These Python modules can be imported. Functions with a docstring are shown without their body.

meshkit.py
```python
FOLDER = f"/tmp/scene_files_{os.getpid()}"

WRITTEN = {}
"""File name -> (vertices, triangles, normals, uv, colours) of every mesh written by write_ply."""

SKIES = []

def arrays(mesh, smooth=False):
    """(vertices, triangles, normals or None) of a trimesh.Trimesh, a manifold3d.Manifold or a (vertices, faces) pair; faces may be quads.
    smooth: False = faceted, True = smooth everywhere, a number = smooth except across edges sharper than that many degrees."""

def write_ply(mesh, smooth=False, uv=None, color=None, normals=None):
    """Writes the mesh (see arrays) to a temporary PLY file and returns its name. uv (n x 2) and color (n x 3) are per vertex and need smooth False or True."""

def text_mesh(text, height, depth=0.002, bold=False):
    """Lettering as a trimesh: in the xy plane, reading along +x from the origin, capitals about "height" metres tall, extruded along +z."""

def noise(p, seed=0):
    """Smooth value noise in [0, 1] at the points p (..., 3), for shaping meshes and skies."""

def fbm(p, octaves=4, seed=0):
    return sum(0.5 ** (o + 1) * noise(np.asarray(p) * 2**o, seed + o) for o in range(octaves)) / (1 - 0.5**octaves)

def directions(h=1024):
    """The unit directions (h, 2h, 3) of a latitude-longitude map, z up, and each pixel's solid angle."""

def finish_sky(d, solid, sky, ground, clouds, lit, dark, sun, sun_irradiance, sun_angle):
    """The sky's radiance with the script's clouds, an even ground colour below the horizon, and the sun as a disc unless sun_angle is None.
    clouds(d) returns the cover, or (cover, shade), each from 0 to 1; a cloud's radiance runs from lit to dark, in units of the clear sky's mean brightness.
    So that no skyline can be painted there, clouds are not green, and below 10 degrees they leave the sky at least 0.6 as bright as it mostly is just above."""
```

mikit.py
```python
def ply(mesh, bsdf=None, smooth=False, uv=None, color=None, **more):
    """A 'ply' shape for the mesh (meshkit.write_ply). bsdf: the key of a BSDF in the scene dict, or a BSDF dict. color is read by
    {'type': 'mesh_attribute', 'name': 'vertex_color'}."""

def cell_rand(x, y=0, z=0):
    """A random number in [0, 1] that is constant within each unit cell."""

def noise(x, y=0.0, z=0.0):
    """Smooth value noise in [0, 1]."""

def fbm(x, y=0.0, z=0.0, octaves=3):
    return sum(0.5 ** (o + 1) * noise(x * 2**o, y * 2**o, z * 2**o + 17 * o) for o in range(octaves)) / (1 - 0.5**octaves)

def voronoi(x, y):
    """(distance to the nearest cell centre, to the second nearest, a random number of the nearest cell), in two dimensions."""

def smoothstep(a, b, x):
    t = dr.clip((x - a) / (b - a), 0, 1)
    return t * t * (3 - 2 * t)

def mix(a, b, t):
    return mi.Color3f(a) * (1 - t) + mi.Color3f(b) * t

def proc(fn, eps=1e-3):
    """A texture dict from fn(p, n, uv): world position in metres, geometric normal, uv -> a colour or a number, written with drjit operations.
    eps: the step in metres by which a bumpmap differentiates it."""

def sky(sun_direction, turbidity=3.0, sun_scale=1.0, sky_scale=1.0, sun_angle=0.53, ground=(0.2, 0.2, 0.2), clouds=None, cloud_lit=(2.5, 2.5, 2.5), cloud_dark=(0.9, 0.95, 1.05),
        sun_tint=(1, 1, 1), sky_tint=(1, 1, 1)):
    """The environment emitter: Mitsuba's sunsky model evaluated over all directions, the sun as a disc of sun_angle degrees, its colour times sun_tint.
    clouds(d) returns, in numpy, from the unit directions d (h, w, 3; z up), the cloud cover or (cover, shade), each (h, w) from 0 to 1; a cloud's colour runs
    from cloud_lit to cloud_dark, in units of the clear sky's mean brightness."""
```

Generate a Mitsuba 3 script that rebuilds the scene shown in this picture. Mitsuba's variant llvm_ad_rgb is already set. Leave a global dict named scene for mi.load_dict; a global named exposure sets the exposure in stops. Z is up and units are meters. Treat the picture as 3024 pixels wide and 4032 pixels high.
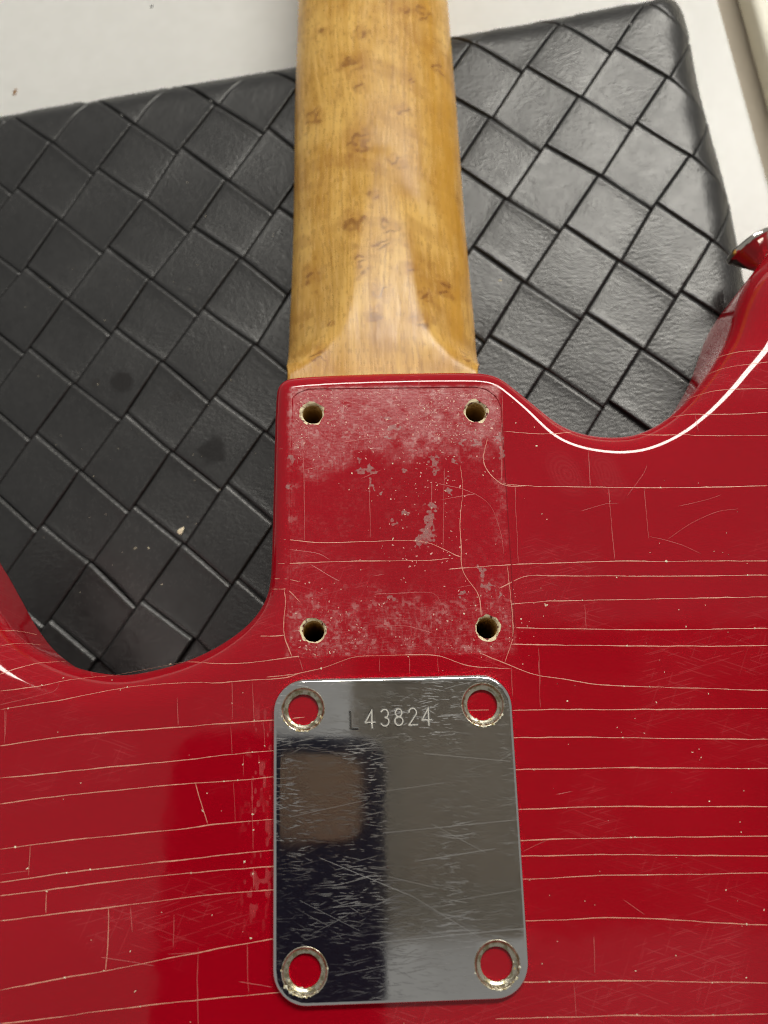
import math
import numpy as np
import trimesh
import drjit as dr
import mitsuba as mi
import mikit
import meshkit
import manifold3d as m3
import shapely
from shapely.geometry import Polygon, Point, LineString
from shapely import ops as shops
from mikit import noise, fbm, voronoi, cell_rand, smoothstep, mix

T = mi.ScalarTransform4f
MM = 0.001
scene, labels = {}, {}
rng = np.random.default_rng(7)

# ------------------------------------------------------------------ camera, lamp, exposure
# World: millimetres while building, metres in the scene. z = 0 is the back face of the guitar body, +y runs along the neck.
CAM = np.array([-10.79, -59.52, 211.78])
VIEW = np.array([0.03526, 0.27551, -0.96065])
UP = np.array([0.01510, 0.96099, 0.27616])
RIGHT = np.array([0.99926, -0.02424, 0.02973])
scene['camera'] = {
    'type': 'thinlens', 'fov': 42.94, 'fov_axis': 'x', 'near_clip': 0.004, 'far_clip': 20.0,
    'aperture_radius': 0.0011, 'focus_distance': 0.222,
    'to_world': T().look_at(origin=list(CAM * MM), target=list((CAM + VIEW * 200) * MM), up=list(UP)),
}
exposure = 0.0
LAMP_POS = np.array([0.27, 0.74, 1.00])          # metres
LAMP_L = (25.5, 24.5, 22.2)
scene['room_light'] = {'type': 'constant', 'radiance': {'type': 'rgb', 'value': [0.285, 0.278, 0.262]}}


def put(key, mesh, bsdf, smooth=False, **more):
    """One entry of the scene from a mesh in millimetres."""
    if hasattr(mesh, 'to_mesh'):
        m = mesh.to_mesh()
        mesh = trimesh.Trimesh(m.vert_properties[:, :3], m.tri_verts, process=False)
    elif isinstance(mesh, tuple):
        v, f = np.asarray(mesh[0], float), np.asarray(mesh[1], int)
        if f.shape[1] == 4:
            f = np.vstack([f[:, [0, 1, 2]], f[:, [0, 2, 3]]])
        mesh = trimesh.Trimesh(v, f, process=False)
    mesh = trimesh.Trimesh(np.asarray(mesh.vertices) * MM, mesh.faces, process=False)
    scene[key] = mikit.ply(mesh, bsdf, smooth=smooth, **more)


def numbered(key, i):
    return key if i == 0 else f'{key}_{i:03d}'


def tag(key, label, category=None, group=None, kind=None):
    d = {'label': label} if label else {}
    if category: d['category'] = category
    if group: d['group'] = group
    if kind: d['kind'] = kind
    labels[key] = d


# the lamp: a ceiling panel beyond the far end of the neck
def lamp():
    c = LAMP_POS
    n = -c / np.linalg.norm(c)
    ex = np.cross([0, 1, 0], n); ex /= np.linalg.norm(ex)
    ey = np.cross(n, ex)
    hw, hh = 0.44, 0.10
    M = np.eye(4); M[:3, 0], M[:3, 1], M[:3, 2], M[:3, 3] = ex * hw, ey * hh, n, c
    scene['panel_lamp__diffuser'] = {'type': 'rectangle', 'to_world': T(M), 'bsdf': {'type': 'diffuse', 'reflectance': {'type': 'rgb', 'value': 0.7}},
                                     'emitter': {'type': 'area', 'radiance': {'type': 'rgb', 'value': list(LAMP_L)}}}
    o = m3.Manifold.cube([2 * hw + 0.03, 2 * hh + 0.03, 0.03], True) - m3.Manifold.cube([2 * hw + .002, 2 * hh + .002, 0.02], True).translate([0, 0, 0.012])
    m = o.to_mesh(); v = m.vert_properties[:, :3]
    v = c + v[:, :1] * ex + v[:, 1:2] * ey + (v[:, 2:3] - 0.010) * n
    put('panel_lamp__housing', trimesh.Trimesh(v * 1000, m.tri_verts, process=False), 'white_paint')
    tag('panel_lamp', 'long panel lamp mirrored as the white line on the rim of the red body', 'lamp')


# ------------------------------------------------------------------ materials
def two(d):
    return {'type': 'twosided', 'bsdf': d}


def mm(p):
    return p.x * 1000, p.y * 1000, p.z * 1000


def rgb(*v):
    return {'type': 'rgb', 'value': list(v)}


IMP = (-25.2, 25.2, -31.6, 32.2)          # the neck plate's print in the lacquer (mm)


def scuff(x, y):
    """Worn haze inside the print of the neck plate: 0 clean to 1 chalky."""
    ins = smoothstep(IMP[0] - 0.4, IMP[0] + 1.0, x) * smoothstep(-IMP[1] - 0.4, -IMP[1] + 1.0, -x) * smoothstep(IMP[2] - 0.2, IMP[2] + 1.0, y) * smoothstep(-IMP[3] - .4, -IMP[3] + 1.0, -y)
    wob = (fbm(x * 0.16 + 3, y * 0.16, 2.0) - 0.5)
    # dense at the far end (between the upper holes) and around the lower holes, thin in the middle
    far = smoothstep(12.5, 19.0, y + wob * 14 + dr.abs(x) * 0.08 - 2.0 * smoothstep(-8, 12, x))
    low = 0.85 * smoothstep(-13.0, -21.0, y + wob * 14 + dr.abs(x) * .05)
    rim = 0.6 * smoothstep(20.5, 25.0, dr.abs(x)) * smoothstep(.4, .6, fbm(x * .3, y * .2 + 7, 1.0))
    return ins * dr.clip(far + low + rim + 0.10, 0, 1)


RESIDUE = [(750, 437, 50, 22), (725, 500, 26, 13), (700, 380, 22, 16), (930, 1075, 46, 60), (950, 990, 26, 48), (962, 915, 32, 30), (878, 1110, 18, 46), (990, 655, 32, 40), (1000, 705, 26, 20), (1072, 740, 16, 16), (1072, 820, 16, 16),
           (610, 775, 14, 40), (668, 825, 13, 13), (575, 690, 56, 24), (545, 630, 24, 22), (798, 950, 17, 17), (735, 1000, 26, 10), (1240, 1310, 18, 40), (1275, 1385, 34, 20), (1120, 1425, 22, 16), (1340, 1430, 17, 17), (710, 1448, 26, 20),
           (1110, 640, 22, 14), (805, 690, 13, 11), (1385, 500, 30, 24), (1255, 530, 26, 30), (1170, 525, 26, 16), (130, 615, 24, 26), (122, 790, 18, 24), (1405, 590, 14, 40)]
RESIDUE = [((a - 757) * .0379 - 0.05, (978 - b) * .0397 - 0.1, r * .0379, q * .0397) for a, b, r, q in RESIDUE]     # mm, from the screw holes' centre


FINGERS = ((38.9, 9.9, 1.0), (48.5, 9.4, 2.0))


def lacquer_color(p, n, uv):
    x, y, z = mm(p)
    top = smoothstep(-0.6, -0.25, z)
    s = scuff(x, y) * top
    grit = smoothstep(0.46, 0.66, noise(x * 2.6, y * 2.9, 4.0))
    grit2 = smoothstep(0.60, 0.70, noise(x * 1.5 + 7, y * 1.7, 2.0))
    fine = smoothstep(0.62, 0.78, noise(x * .9 + y * .25, y * 4.2, 9.0))
    fine2 = smoothstep(0.66, 0.80, noise(x * 3.4, y * .8 - x * .4, 6.0))
    blot = smoothstep(0.38, 0.72, fbm(x * .5 + 11, y * .5, 6.0, 4))
    a = s * dr.clip(blot * (0.03 + 0.16 * grit + 0.46 * grit2) + 0.12 * fine + 0.12 * fine2, 0, 0.7)
    # grey residue torn up with the plate
    wx, wy = x + (noise(x * 1.6, y * 1.6, 1.0) - .5) * 1.6, y + (noise(x * 1.6, y * 1.6, 7.0) - .5) * 1.6
    q = mi.Float(9)
    for (cx, cy, rx, ry) in RESIDUE:
        q = dr.minimum(q, dr.square((wx - cx) / rx) + dr.square((wy - cy) / ry))
    lump = smoothstep(1.15, .55, q + .8 * (noise(x * 2.2, y * 2.2, 3.0) - .45)) * top
    tone = noise(x * .05, y * .05, 3.0)
    base = mix((0.325, 0.0008, 0.0080), (0.37, 0.0010, 0.0100), tone)
    # hair scratches and old polish haze over the whole back
    hz = smoothstep(0.48, 0.8, fbm(x * .05 + 3, y * .06 + 9, 1.0, 3))
    hair = strokes(x, y, .25, 4.5, .32, 11.0, .76) + strokes(x, y, -.35, 6.0, .35, 12.0, .82) + .7 * strokes(x, y, 1.15, 5.0, .35, 13.0, .84)
    base = mix(base, (0.46, 0.05, 0.06), dr.clip(hz * (0.06 + 0.36 * hair), 0, .5))
    # two fingerprints by the right cutaway, rubbed specks left of the neck plate
    for (fx, fy, ph) in FINGERS:
        ddx, ddy = (x - fx) + .6 * (noise(x * .3, y * .3, ph) - .5) * 2, (y - fy) * .82 + .8 * (noise(x * .25, y * .25, ph + 4) - .5) * 2
        rr_ = dr.sqrt(dr.square(ddx + .5 * ddy) + dr.square(ddy) * .7 + .4)
        ridge = .5 + .5 * dr.sin(rr_ * 8.5)
        base = mix(base, (0.48, 0.09, 0.10), smoothstep(5.2, 2.0, rr_) * (.35 + .65 * ridge) * .13)
    rub = smoothstep(4.5, 1.0, dr.abs(x + 30.5)) * smoothstep(-88, -78, y) * smoothstep(38, 48, -y)
    base = mix(base, (0.52, 0.15, 0.15), rub * smoothstep(.55, .72, noise(x * 1.6, y * .8, 3.0)) * smoothstep(.45, .6, fbm(x * .3, y * .2, 6.0)) * .28)
    base = mix(base, (0.52, 0.22, 0.215), a)
    return mix(base, mix((0.40, 0.15, 0.15), (0.36, 0.28, 0.26), noise(x * 2.4, y * 2.4, 8.0)), lump * .62)


def lacquer_rough(p, n, uv):
    x, y, z = mm(p)
    s = scuff(x, y) * smoothstep(-0.6, -0.25, z)
    f = fbm(x * .5, y * .5, 3.0, 3)
    return dr.clip(0.04 + 0.05 * f + s * (0.10 + 0.20 * f), 0, 0.6)


def lacquer_bump(p, n, uv):
    x, y, z = mm(p)
    s = scuff(x, y) * smoothstep(-0.6, -0.25, z)
    return 0.030 * noise(x * .12, y * .12, z * .12) + 0.012 * noise(x * .33, y * .33, z * .33) + s * 0.02 * fbm(x * 2.2, y * 2.2, 1.0, 2)


scene['red_lacquer'] = two({'type': 'bumpmap', 'scale': 0.001, 'arbitrary': mikit.proc(lacquer_bump, 2e-4),
                            'bsdf': {'type': 'principled', 'base_color': mikit.proc(lacquer_color), 'roughness': mikit.proc(lacquer_rough), 'specular': 0.5}})


EYES = [(-16, 183, 1.6), (-3, 181, 2.6), (3.5, 176, 2.2), (9, 170, 1.3), (14, 171, 2.2), (-5, 162, 1.5), (-8.5, 150, 2.6), (-6, 142, 1.3), (18.5, 153, 1.6), (-19.5, 135.5, 1.8),
        (10, 146, 1.2), (-6.5, 123, 3.2), (7, 134.5, 1.5), (4.5, 116, 1.8), (-2.5, 104, 1.9), (-8, 95, 2.9), (1.5, 93, 1.7), (-.5, 87.5, 1.9), (-6.5, 83, 1.5), (-20.5, 82, 2.0), (-6, 79, 1.3),
        (7, 80, 1.3), (-1.5, 72.5, 1.9), (11, 72.5, 1.6), (17, 76, 1.6), (-3, 65.5, 1.7), (9.5, 62.5, 1.9), (-15, 64, 1.2), (-19, 53.5, 1.9), (22, 53, 1.4), (-18, 166, 1.5), (12, 186, 2.0)]


def maple_color(p, n, uv):
    x, y, z = mm(p)
    warp = (noise(x * .12, y * .03, 2.0) - .5) * 3
    g1 = fbm((x + warp) * 1.3, y * .06, z * .3, 3)
    fibre = noise((x + warp) * 4.2, y * .34, 5.0)
    fibre2 = noise((x + warp) * 3.1 + 9, y * .55, 8.0)
    cloud = fbm(x * .07 + 4, y * .085, 1.0, 3)
    c = mix((0.51, 0.268, 0.050), (0.72, 0.45, 0.125), smoothstep(.28, .75, g1 * .5 + cloud * .5))
    c = mix(c, (0.72, 0.47, 0.17), smoothstep(.55, .85, fibre) * .38)
    c = mix(c, (0.33, 0.145, 0.028), smoothstep(.62, .86, fibre2) * .38)
    flame = smoothstep(.52, .76, fbm(x * .09 - y * .05, y * .16 + x * .09, 7.0, 3))
    c = mix(c, (0.37, 0.165, 0.032), flame * .36)
    line = smoothstep(.045, .0, dr.abs(fbm((x + warp) * .16 + 3, y * .012, 4.0, 2) - .47) * 1.6)
    c = mix(c, (0.30, 0.13, 0.03), line * .30)
    # amber that has pooled on the right flank
    c = mix(c, (0.56, 0.27, 0.016), smoothstep(12, 20, x) * smoothstep(.42, .66, fbm(x * .2, y * .045, 4.0)) * .6)
    hit, halo = mi.Float(0), mi.Float(0)
    wx, wy = x + (noise(x * .55, y * .55, 2.0) - .5) * 2.6, y + (noise(x * .55 + 9, y * .55, 6.0) - .5) * 3.4
    for (ex, ey, s) in EYES:
        dx, dy = wx - ex, wy - ey
        u, w = (dx * .84 + dy * .54) / (s * 1.25), (dy * .84 - dx * .54) / (s * 1.45)
        q = dr.square(u) + dr.square(w)
        stripe = .42 + .58 * dr.sin(w * (4.2 + ex % 3) + u * (ey % 2 - .6) * 1.6 + ex * 3)
        hit = dr.maximum(hit, smoothstep(1.1, .1, q + .7 * (fibre2 - .5)) * stripe)
        halo = dr.maximum(halo, smoothstep(2.6, .4, q))
    c = mix(c, (0.36, 0.15, 0.03), halo * .34)
    return mix(c, (0.185, 0.062, 0.014), dr.clip(hit, 0, 1) * .66)


def maple_rough(p, n, uv):
    x, y, z = mm(p)
    return 0.23 + 0.13 * fbm(x * .9, y * .12, 2.0, 2)


def maple_bump(p, n, uv):
    x, y, z = mm(p)
    return 0.020 * noise(x * 3.0, y * .12, z) + 0.05 * noise(x * .25, y * .12, 4.0)


scene['maple'] = two({'type': 'bumpmap', 'scale': 0.001, 'arbitrary': mikit.proc(maple_bump, 2e-4),
                      'bsdf': {'type': 'principled', 'base_color': mikit.proc(maple_color), 'roughness': mikit.proc(maple_rough), 'specular': 0.32, 'clearcoat': 0.0}})


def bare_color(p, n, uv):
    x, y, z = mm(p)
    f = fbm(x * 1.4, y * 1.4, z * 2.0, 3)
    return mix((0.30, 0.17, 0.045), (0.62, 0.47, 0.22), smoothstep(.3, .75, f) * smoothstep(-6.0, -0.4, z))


scene['bare_wood'] = two({'type': 'principled', 'base_color': mikit.proc(bare_color), 'roughness': 0.7})


def chip_color(p, n, uv):
    x, y, z = mm(p)
    f = fbm(x * 1.7, y * 1.7, z, 2)
    return mix((0.16, 0.03, 0.03), (0.80, 0.68, 0.45), smoothstep(.28, .46, f))


scene['chipped_edge'] = two({'type': 'principled', 'base_color': mikit.proc(chip_color), 'roughness': 0.65})
scene['crack_cream'] = two({'type': 'principled', 'base_color': rgb(0.70, 0.31, 0.225), 'roughness': 0.35})
scene['crack_pink'] = two({'type': 'principled', 'base_color': rgb(0.46, 0.085, 0.08), 'roughness': 0.35})
scene['crumb_cream'] = two({'type': 'principled', 'base_color': rgb(0.80, 0.71, 0.52), 'roughness': 0.8})
scene['crumb_pink'] = two({'type': 'principled', 'base_color': rgb(0.74, 0.42, 0.36), 'roughness': 0.8})
scene['crumb_brown'] = two({'type': 'principled', 'base_color': rgb(0.30, 0.15, 0.06), 'roughness': 0.8})


def leather_color(p, n, uv):
    x, y, z = mm(p)
    f = fbm(x * .5, y * .5, 2.0, 3)
    c = mix((0.0085, 0.0085, 0.009), (0.015, 0.015, 0.0155), f)
    dust = smoothstep(.70, .82, noise(x * 2.3, y * 1.4, 5.0)) * smoothstep(.4, .7, fbm(x * .1, y * .1, 8.0))
    c = mix(c, (0.075, 0.073, 0.070), dust * .12)
    st = mi.Float(0)
    for (a, b, r) in ((-80.0, 63.5, 4.2), (-51.5, 39.5, 4.6), (-88.5, 64.0, 1.7), (-63.0, 57.5, 2.0)):
        st = dr.maximum(st, smoothstep(1.2, .3, (dr.square(x - a) + dr.square(y - b)) / (r * r) + (fbm(x * .35, y * .35, 3.0) - .5) * 1.2))
    return mix(c, (0.008, 0.0065, 0.006), st * .9)


def leather_rough(p, n, uv):
    x, y, z = mm(p)
    st = mi.Float(0)
    for (a, b, r) in ((-80.0, 63.5, 4.2), (-51.5, 39.5, 4.6)):
        st = dr.maximum(st, smoothstep(1.2, .3, (dr.square(x - a) + dr.square(y - b)) / (r * r) + (fbm(x * .35, y * .35, 3.0) - .5) * 1.2))
    return 0.365 + 0.07 * fbm(x * .4, y * .4, 1.0, 3) - .17 * st


def leather_bump(p, n, uv):
    x, y, z = mm(p)
    return 0.085 * fbm(x * .7 + y * .25, y * 1.35 - x * .2, z * .6, 3) + 0.038 * noise(x * 1.9, y * 2.1, 3.0)


scene['black_leather'] = two({'type': 'bumpmap', 'scale': 0.001, 'arbitrary': mikit.proc(leather_bump, 2.5e-4),
                              'bsdf': {'type': 'principled', 'base_color': mikit.proc(leather_color), 'roughness': mikit.proc(leather_rough), 'specular': 0.85}})


def table_color(p, n, uv):
    x, y, z = mm(p)
    return mix((0.68, 0.678, 0.65), (0.72, 0.718, 0.695), fbm(x * .25, y * .25, 3.0, 4))


scene['white_laminate'] = two({'type': 'principled', 'base_color': mikit.proc(table_color), 'roughness': 0.35, 'specular': 0.4})
scene['white_paint'] = two({'type': 'diffuse', 'reflectance': rgb(0.75, 0.74, 0.70)})
scene['cream_paint'] = two({'type': 'principled', 'base_color': rgb(0.80, 0.77, 0.66), 'roughness': 0.4})


def floor_color(p, n, uv):
    x, y, z = mm(p)
    return mix((0.40, 0.35, 0.28), (0.47, 0.42, 0.34), fbm(x * .05, y * .05, 3.0, 3))


scene['beige_floor'] = two({'type': 'principled', 'base_color': mikit.proc(floor_color), 'roughness': 0.6})


def strokes(x, y, ang, ln, wd, seed, th):
    """Single scratches: rows wd mm apart, in each row stretches about ln mm long, none lined up with the next row's."""
    c, s = math.cos(ang), math.sin(ang)
    u, v = x * c + y * s, y * c - x * s
    v = (v + .25 * noise(u * .22, v * .15, seed + 3.0)) / wd
    row = dr.floor(v)
    f = v - row
    t = noise(u / ln + 60 * cell_rand(row, 7 * seed), row, seed)
    return smoothstep(th, th + .10, t) * smoothstep(0, .4, f) * smoothstep(1, .6, f)


def plate_marks(x, y):
    worn = smoothstep(.30, .70, fbm(x * .12 + 2, y * .09 + 5, 3.0, 4))
    m = mi.Float(0)
    for (a, ln, wd, sd, th) in ((0.03, 3.4, .22, 1.0, .83), (-0.16, 2.6, .20, 2.0, .84), (0.20, 4.4, .22, 3.0, .86), (-0.50, 6.0, .24, 4.0, .91), (1.1, 4.0, .25, 5.0, .95), (-0.05, 1.6, .20, 6.0, .85), (0.45, 4.0, .22, 8.0, .90)):
        m = dr.maximum(m, strokes(x, y, a, ln, wd, sd, th))
    return m * (0.36 + .42 * worn), worn


def line_mark(x, y, x0, y0, x1, y1, w):
    dx, dy = x1 - x0, y1 - y0
    L2 = dx * dx + dy * dy
    t = dr.clip(((x - x0) * dx + (y - y0) * dy) / L2, 0, 1)
    d = dr.sqrt(dr.square(x - x0 - t * dx) + dr.square(y - y0 - t * dy))
    return smoothstep(w, w * .3, d)


LONG = [(-7.5, -88.3, 27, -86.2, 0.099), (1.5, -73.2, 18, -71.2, 0.087), (-18, -72, 1, -80, 0.093), (1, -80, 14, -88, 0.068), (5, -66, 16, -72, 0.062), (-5, -67.6, 24, -65.6, 0.068), (0, -90.5, 20, -89, 0.056),
        (-22, -80, -10, -86, 0.056), (-10, -60, 8, -58, 0.056), (4, -52, 22, -54, 0.056), (-4, -76, 6, -78.5, 0.062), (-24, -64, -8, -61, 0.050), (8, -81, 24, -79, 0.056), (-15, -94, -2, -92, 0.056)]


def plate_color(p, n, uv):
    x, y, z = mm(p)
    m, worn = plate_marks(x, y)
    for q in LONG:
        m = dr.maximum(m, line_mark(x, y, *q) * .8)
    top = smoothstep(1.0, 1.5, z)
    c = mix((0.72, 0.715, 0.70), (0.62, 0.615, 0.605), worn * .6)
    return mix(c, (0.86, 0.87, 0.90), m * top * .35)


def plate_rough(p, n, uv):
    x, y, z = mm(p)
    m, worn = plate_marks(x, y)
    for q in LONG:
        m = dr.maximum(m, line_mark(x, y, *q) * .85)
    return dr.clip(0.035 + .05 * worn + .36 * m, 0, .6)


def plate_bump(p, n, uv):
    x, y, z = mm(p)
    m, worn = plate_marks(x, y)
    return -0.0010 * m + 0.025 * noise(x * .09, y * .09, 2.0)


scene['worn_chrome'] = two({'type': 'bumpmap', 'scale': 0.001, 'arbitrary': mikit.proc(plate_bump, 1.2e-4),
                            'bsdf': {'type': 'principled', 'base_color': mikit.proc(plate_color), 'roughness': mikit.proc(plate_rough), 'metallic': 1.0}})


def sink_color(p, n, uv):
    x, y, z = mm(p)
    f = fbm(x * 1.3, y * 1.3, z * 2, 3)
    return mix((0.56, 0.52, 0.42), (0.30, 0.26, 0.16), smoothstep(.42, .68, f))


scene['tarnished_nickel'] = two({'type': 'principled', 'base_color': mikit.proc(sink_color), 'roughness': 0.28, 'metallic': 0.85})


def grime_color(p, n, uv):
    x, y, z = mm(p)
    f = fbm(x * 1.6, y * 1.6, z * 2, 3)
    return mix((0.72, 0.69, 0.55), (0.42, 0.33, 0.13), smoothstep(.42, .68, f))


scene['grime'] = two({'type': 'principled', 'base_color': mikit.proc(grime_color), 'roughness': 0.45})
scene['nickel'] = two({'type': 'principled', 'base_color': rgb(0.70, 0.66, 0.60), 'roughness': 0.10, 'metallic': 1.0})
scene['phone_blue'] = two({'type': 'principled', 'base_color': rgb(0.012, 0.020, 0.058), 'roughness': 0.5, 'specular': 0.3})
scene['phone_glass'] = two({'type': 'principled', 'base_color': rgb(0.25, 0.225, 0.19), 'roughness': 0.25})
scene['lens_black'] = two({'type': 'principled', 'base_color': rgb(0.01, 0.01, 0.012), 'roughness': 0.1})
scene['blocker_grey'] = two({'type': 'principled', 'base_color': rgb(0.35, 0.345, 0.33), 'roughness': 0.5})  # grey of the added hood that darkens the mirrored surroundings
scene['stamp_dark'] = two({'type': 'principled', 'base_color': rgb(0.03, 0.028, 0.025), 'roughness': 0.5})  # dark inlay colour for the groove of the L
scene['painted_glint'] = two({'type': 'principled', 'base_color': rgb(0.54, 0.52, 0.47), 'roughness': 0.45})  # pale inlay: glint of the digit grooves put into the colour

lamp()

# ------------------------------------------------------------------ the pad's plane (the guitar lies face down on it, tilted by its knobs)
PN = np.array([-0.14052348, -0.03067766, 0.98960196])
PX = np.array([0.99006795, 0.0, 0.14058965])
PY = np.array([-0.00431296, 0.99952933, 0.03037297])
PO = np.array([0.0, 60.0, -57.0])
THICK = 20.0


def loc(a, b, h):
    """Local pad coordinates (mm) to the world."""
    return PO + np.multiply.outer(a, PX) + np.multiply.outer(b, PY) + np.multiply.outer(h, PN)


def smooth_closed(pts, step, passes=2):
    p = np.asarray(pts, float)
    for _ in range(passes):                                  # Chaikin
        q = np.roll(p, -1, 0)
        p = np.stack([.75 * p + .25 * q, .25 * p + .75 * q], 1).reshape(-1, 2)
    return resample(p, step)


def resample(p, step):
    p = np.vstack([p, p[:1]])
    s = np.r_[0, np.cumsum(np.linalg.norm(np.diff(p, axis=0), axis=1))]
    n = int(s[-1] / step)
    t = np.arange(n) * s[-1] / n
    return np.stack([np.interp(t, s, p[:, 0]), np.interp(t, s, p[:, 1])], 1)


def catmull(pts, step):
    p = np.asarray(pts, float)
    if len(p) == 2:
        n = max(2, int(np.linalg.norm(p[1] - p[0]) / step) + 1)
        return p[0] + np.linspace(0, 1, n)[:, None] * (p[1] - p[0])
    q = np.vstack([2 * p[0] - p[1], p, 2 * p[-1] - p[-2]])
    out = []
    for i in range(1, len(q) - 2):
        n = max(2, int(np.linalg.norm(q[i + 1] - q[i]) / step) + 1)
        t = np.linspace(0, 1, n, endpoint=False)[:, None]
        a, b, c, d = q[i - 1], q[i], q[i + 1], q[i + 2]
        out.append(.5 * (2 * b + (c - a) * t + (2 * a - 5 * b + 4 * c - d) * t ** 2 + (3 * b - a - 3 * c + d) * t ** 3))
    return np.vstack(out + [q[-2:-1]])


# ------------------------------------------------------------------ table, floor and the cream board beyond it
def prism_local(poly, h0, h1, bevel=0.0):
    """A slab in the pad's frame with chamfered upper edges."""
    poly = shapely.geometry.polygon.orient(Polygon(poly), 1)
    rings = [(np.array(poly.exterior.coords)[:-1], h0), (np.array(poly.exterior.coords)[:-1], h1 - bevel)]
    if bevel:
        for k in (0.3, 0.65, 1.0):
            a = k * math.pi / 2
            rings.append((np.array(poly.buffer(-bevel * (1 - math.cos(a)), join_style=2).exterior.coords)[:-1], h1 - bevel + bevel * math.sin(a)))
    base = rings[0][0]
    V, F, n = [], [], len(base)
    for ring, h in rings:
        r = np.array(ring)
        if len(r) != n:
            raise ValueError('ring')
        k = np.argmin(np.linalg.norm(r - base[0], axis=1))
        r = np.roll(r, -k, 0)
        if Polygon(r).exterior.is_ccw is False:
            r = np.roll(r[::-1], 1, 0)
        V.append(loc(r[:, 0], r[:, 1], np.full(n, h)))
    for j in range(len(rings) - 1):
        for i in range(n):
            F.append([j * n + i, j * n + (i + 1) % n, (j + 1) * n + (i + 1) % n, (j + 1) * n + i])
    F = [[a, b, c] for a, b, c, d in F] + [[a, c, d] for a, b, c, d in F]
    top = (len(rings) - 1) * n
    F += [[top, top + i, top + i + 1] for i in range(1, n - 1)] + [[0, i + 1, i] for i in range(1, n - 1)]
    return trimesh.Trimesh(np.vstack(V), F, process=False)


put('table', prism_local([(-420, -420), (179.3, -420), (86.6, 400), (-420, 400)], -THICK - 24, -THICK, 1.6), 'white_laminate', 40)
tag('table', 'white laminate table top under the woven black pad, its edge at the upper right', 'table')
put('floor', (loc(np.array([-900., 900, 900, -900]), np.array([-900., -900, 900, 900]), np.full(4, -62.0)), [[0, 1, 2], [0, 2, 3]]), 'beige_floor')
tag('floor', 'plain beige surface below the table edge', kind='structure')
put('board', prism_local([(180.0, -250), (420, -250), (420, 420), (109.6, 420)], -60, -47, 2.5), 'cream_paint', 40)
tag('board', 'cream board lying beyond the table edge in the upper right corner', 'board')

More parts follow.
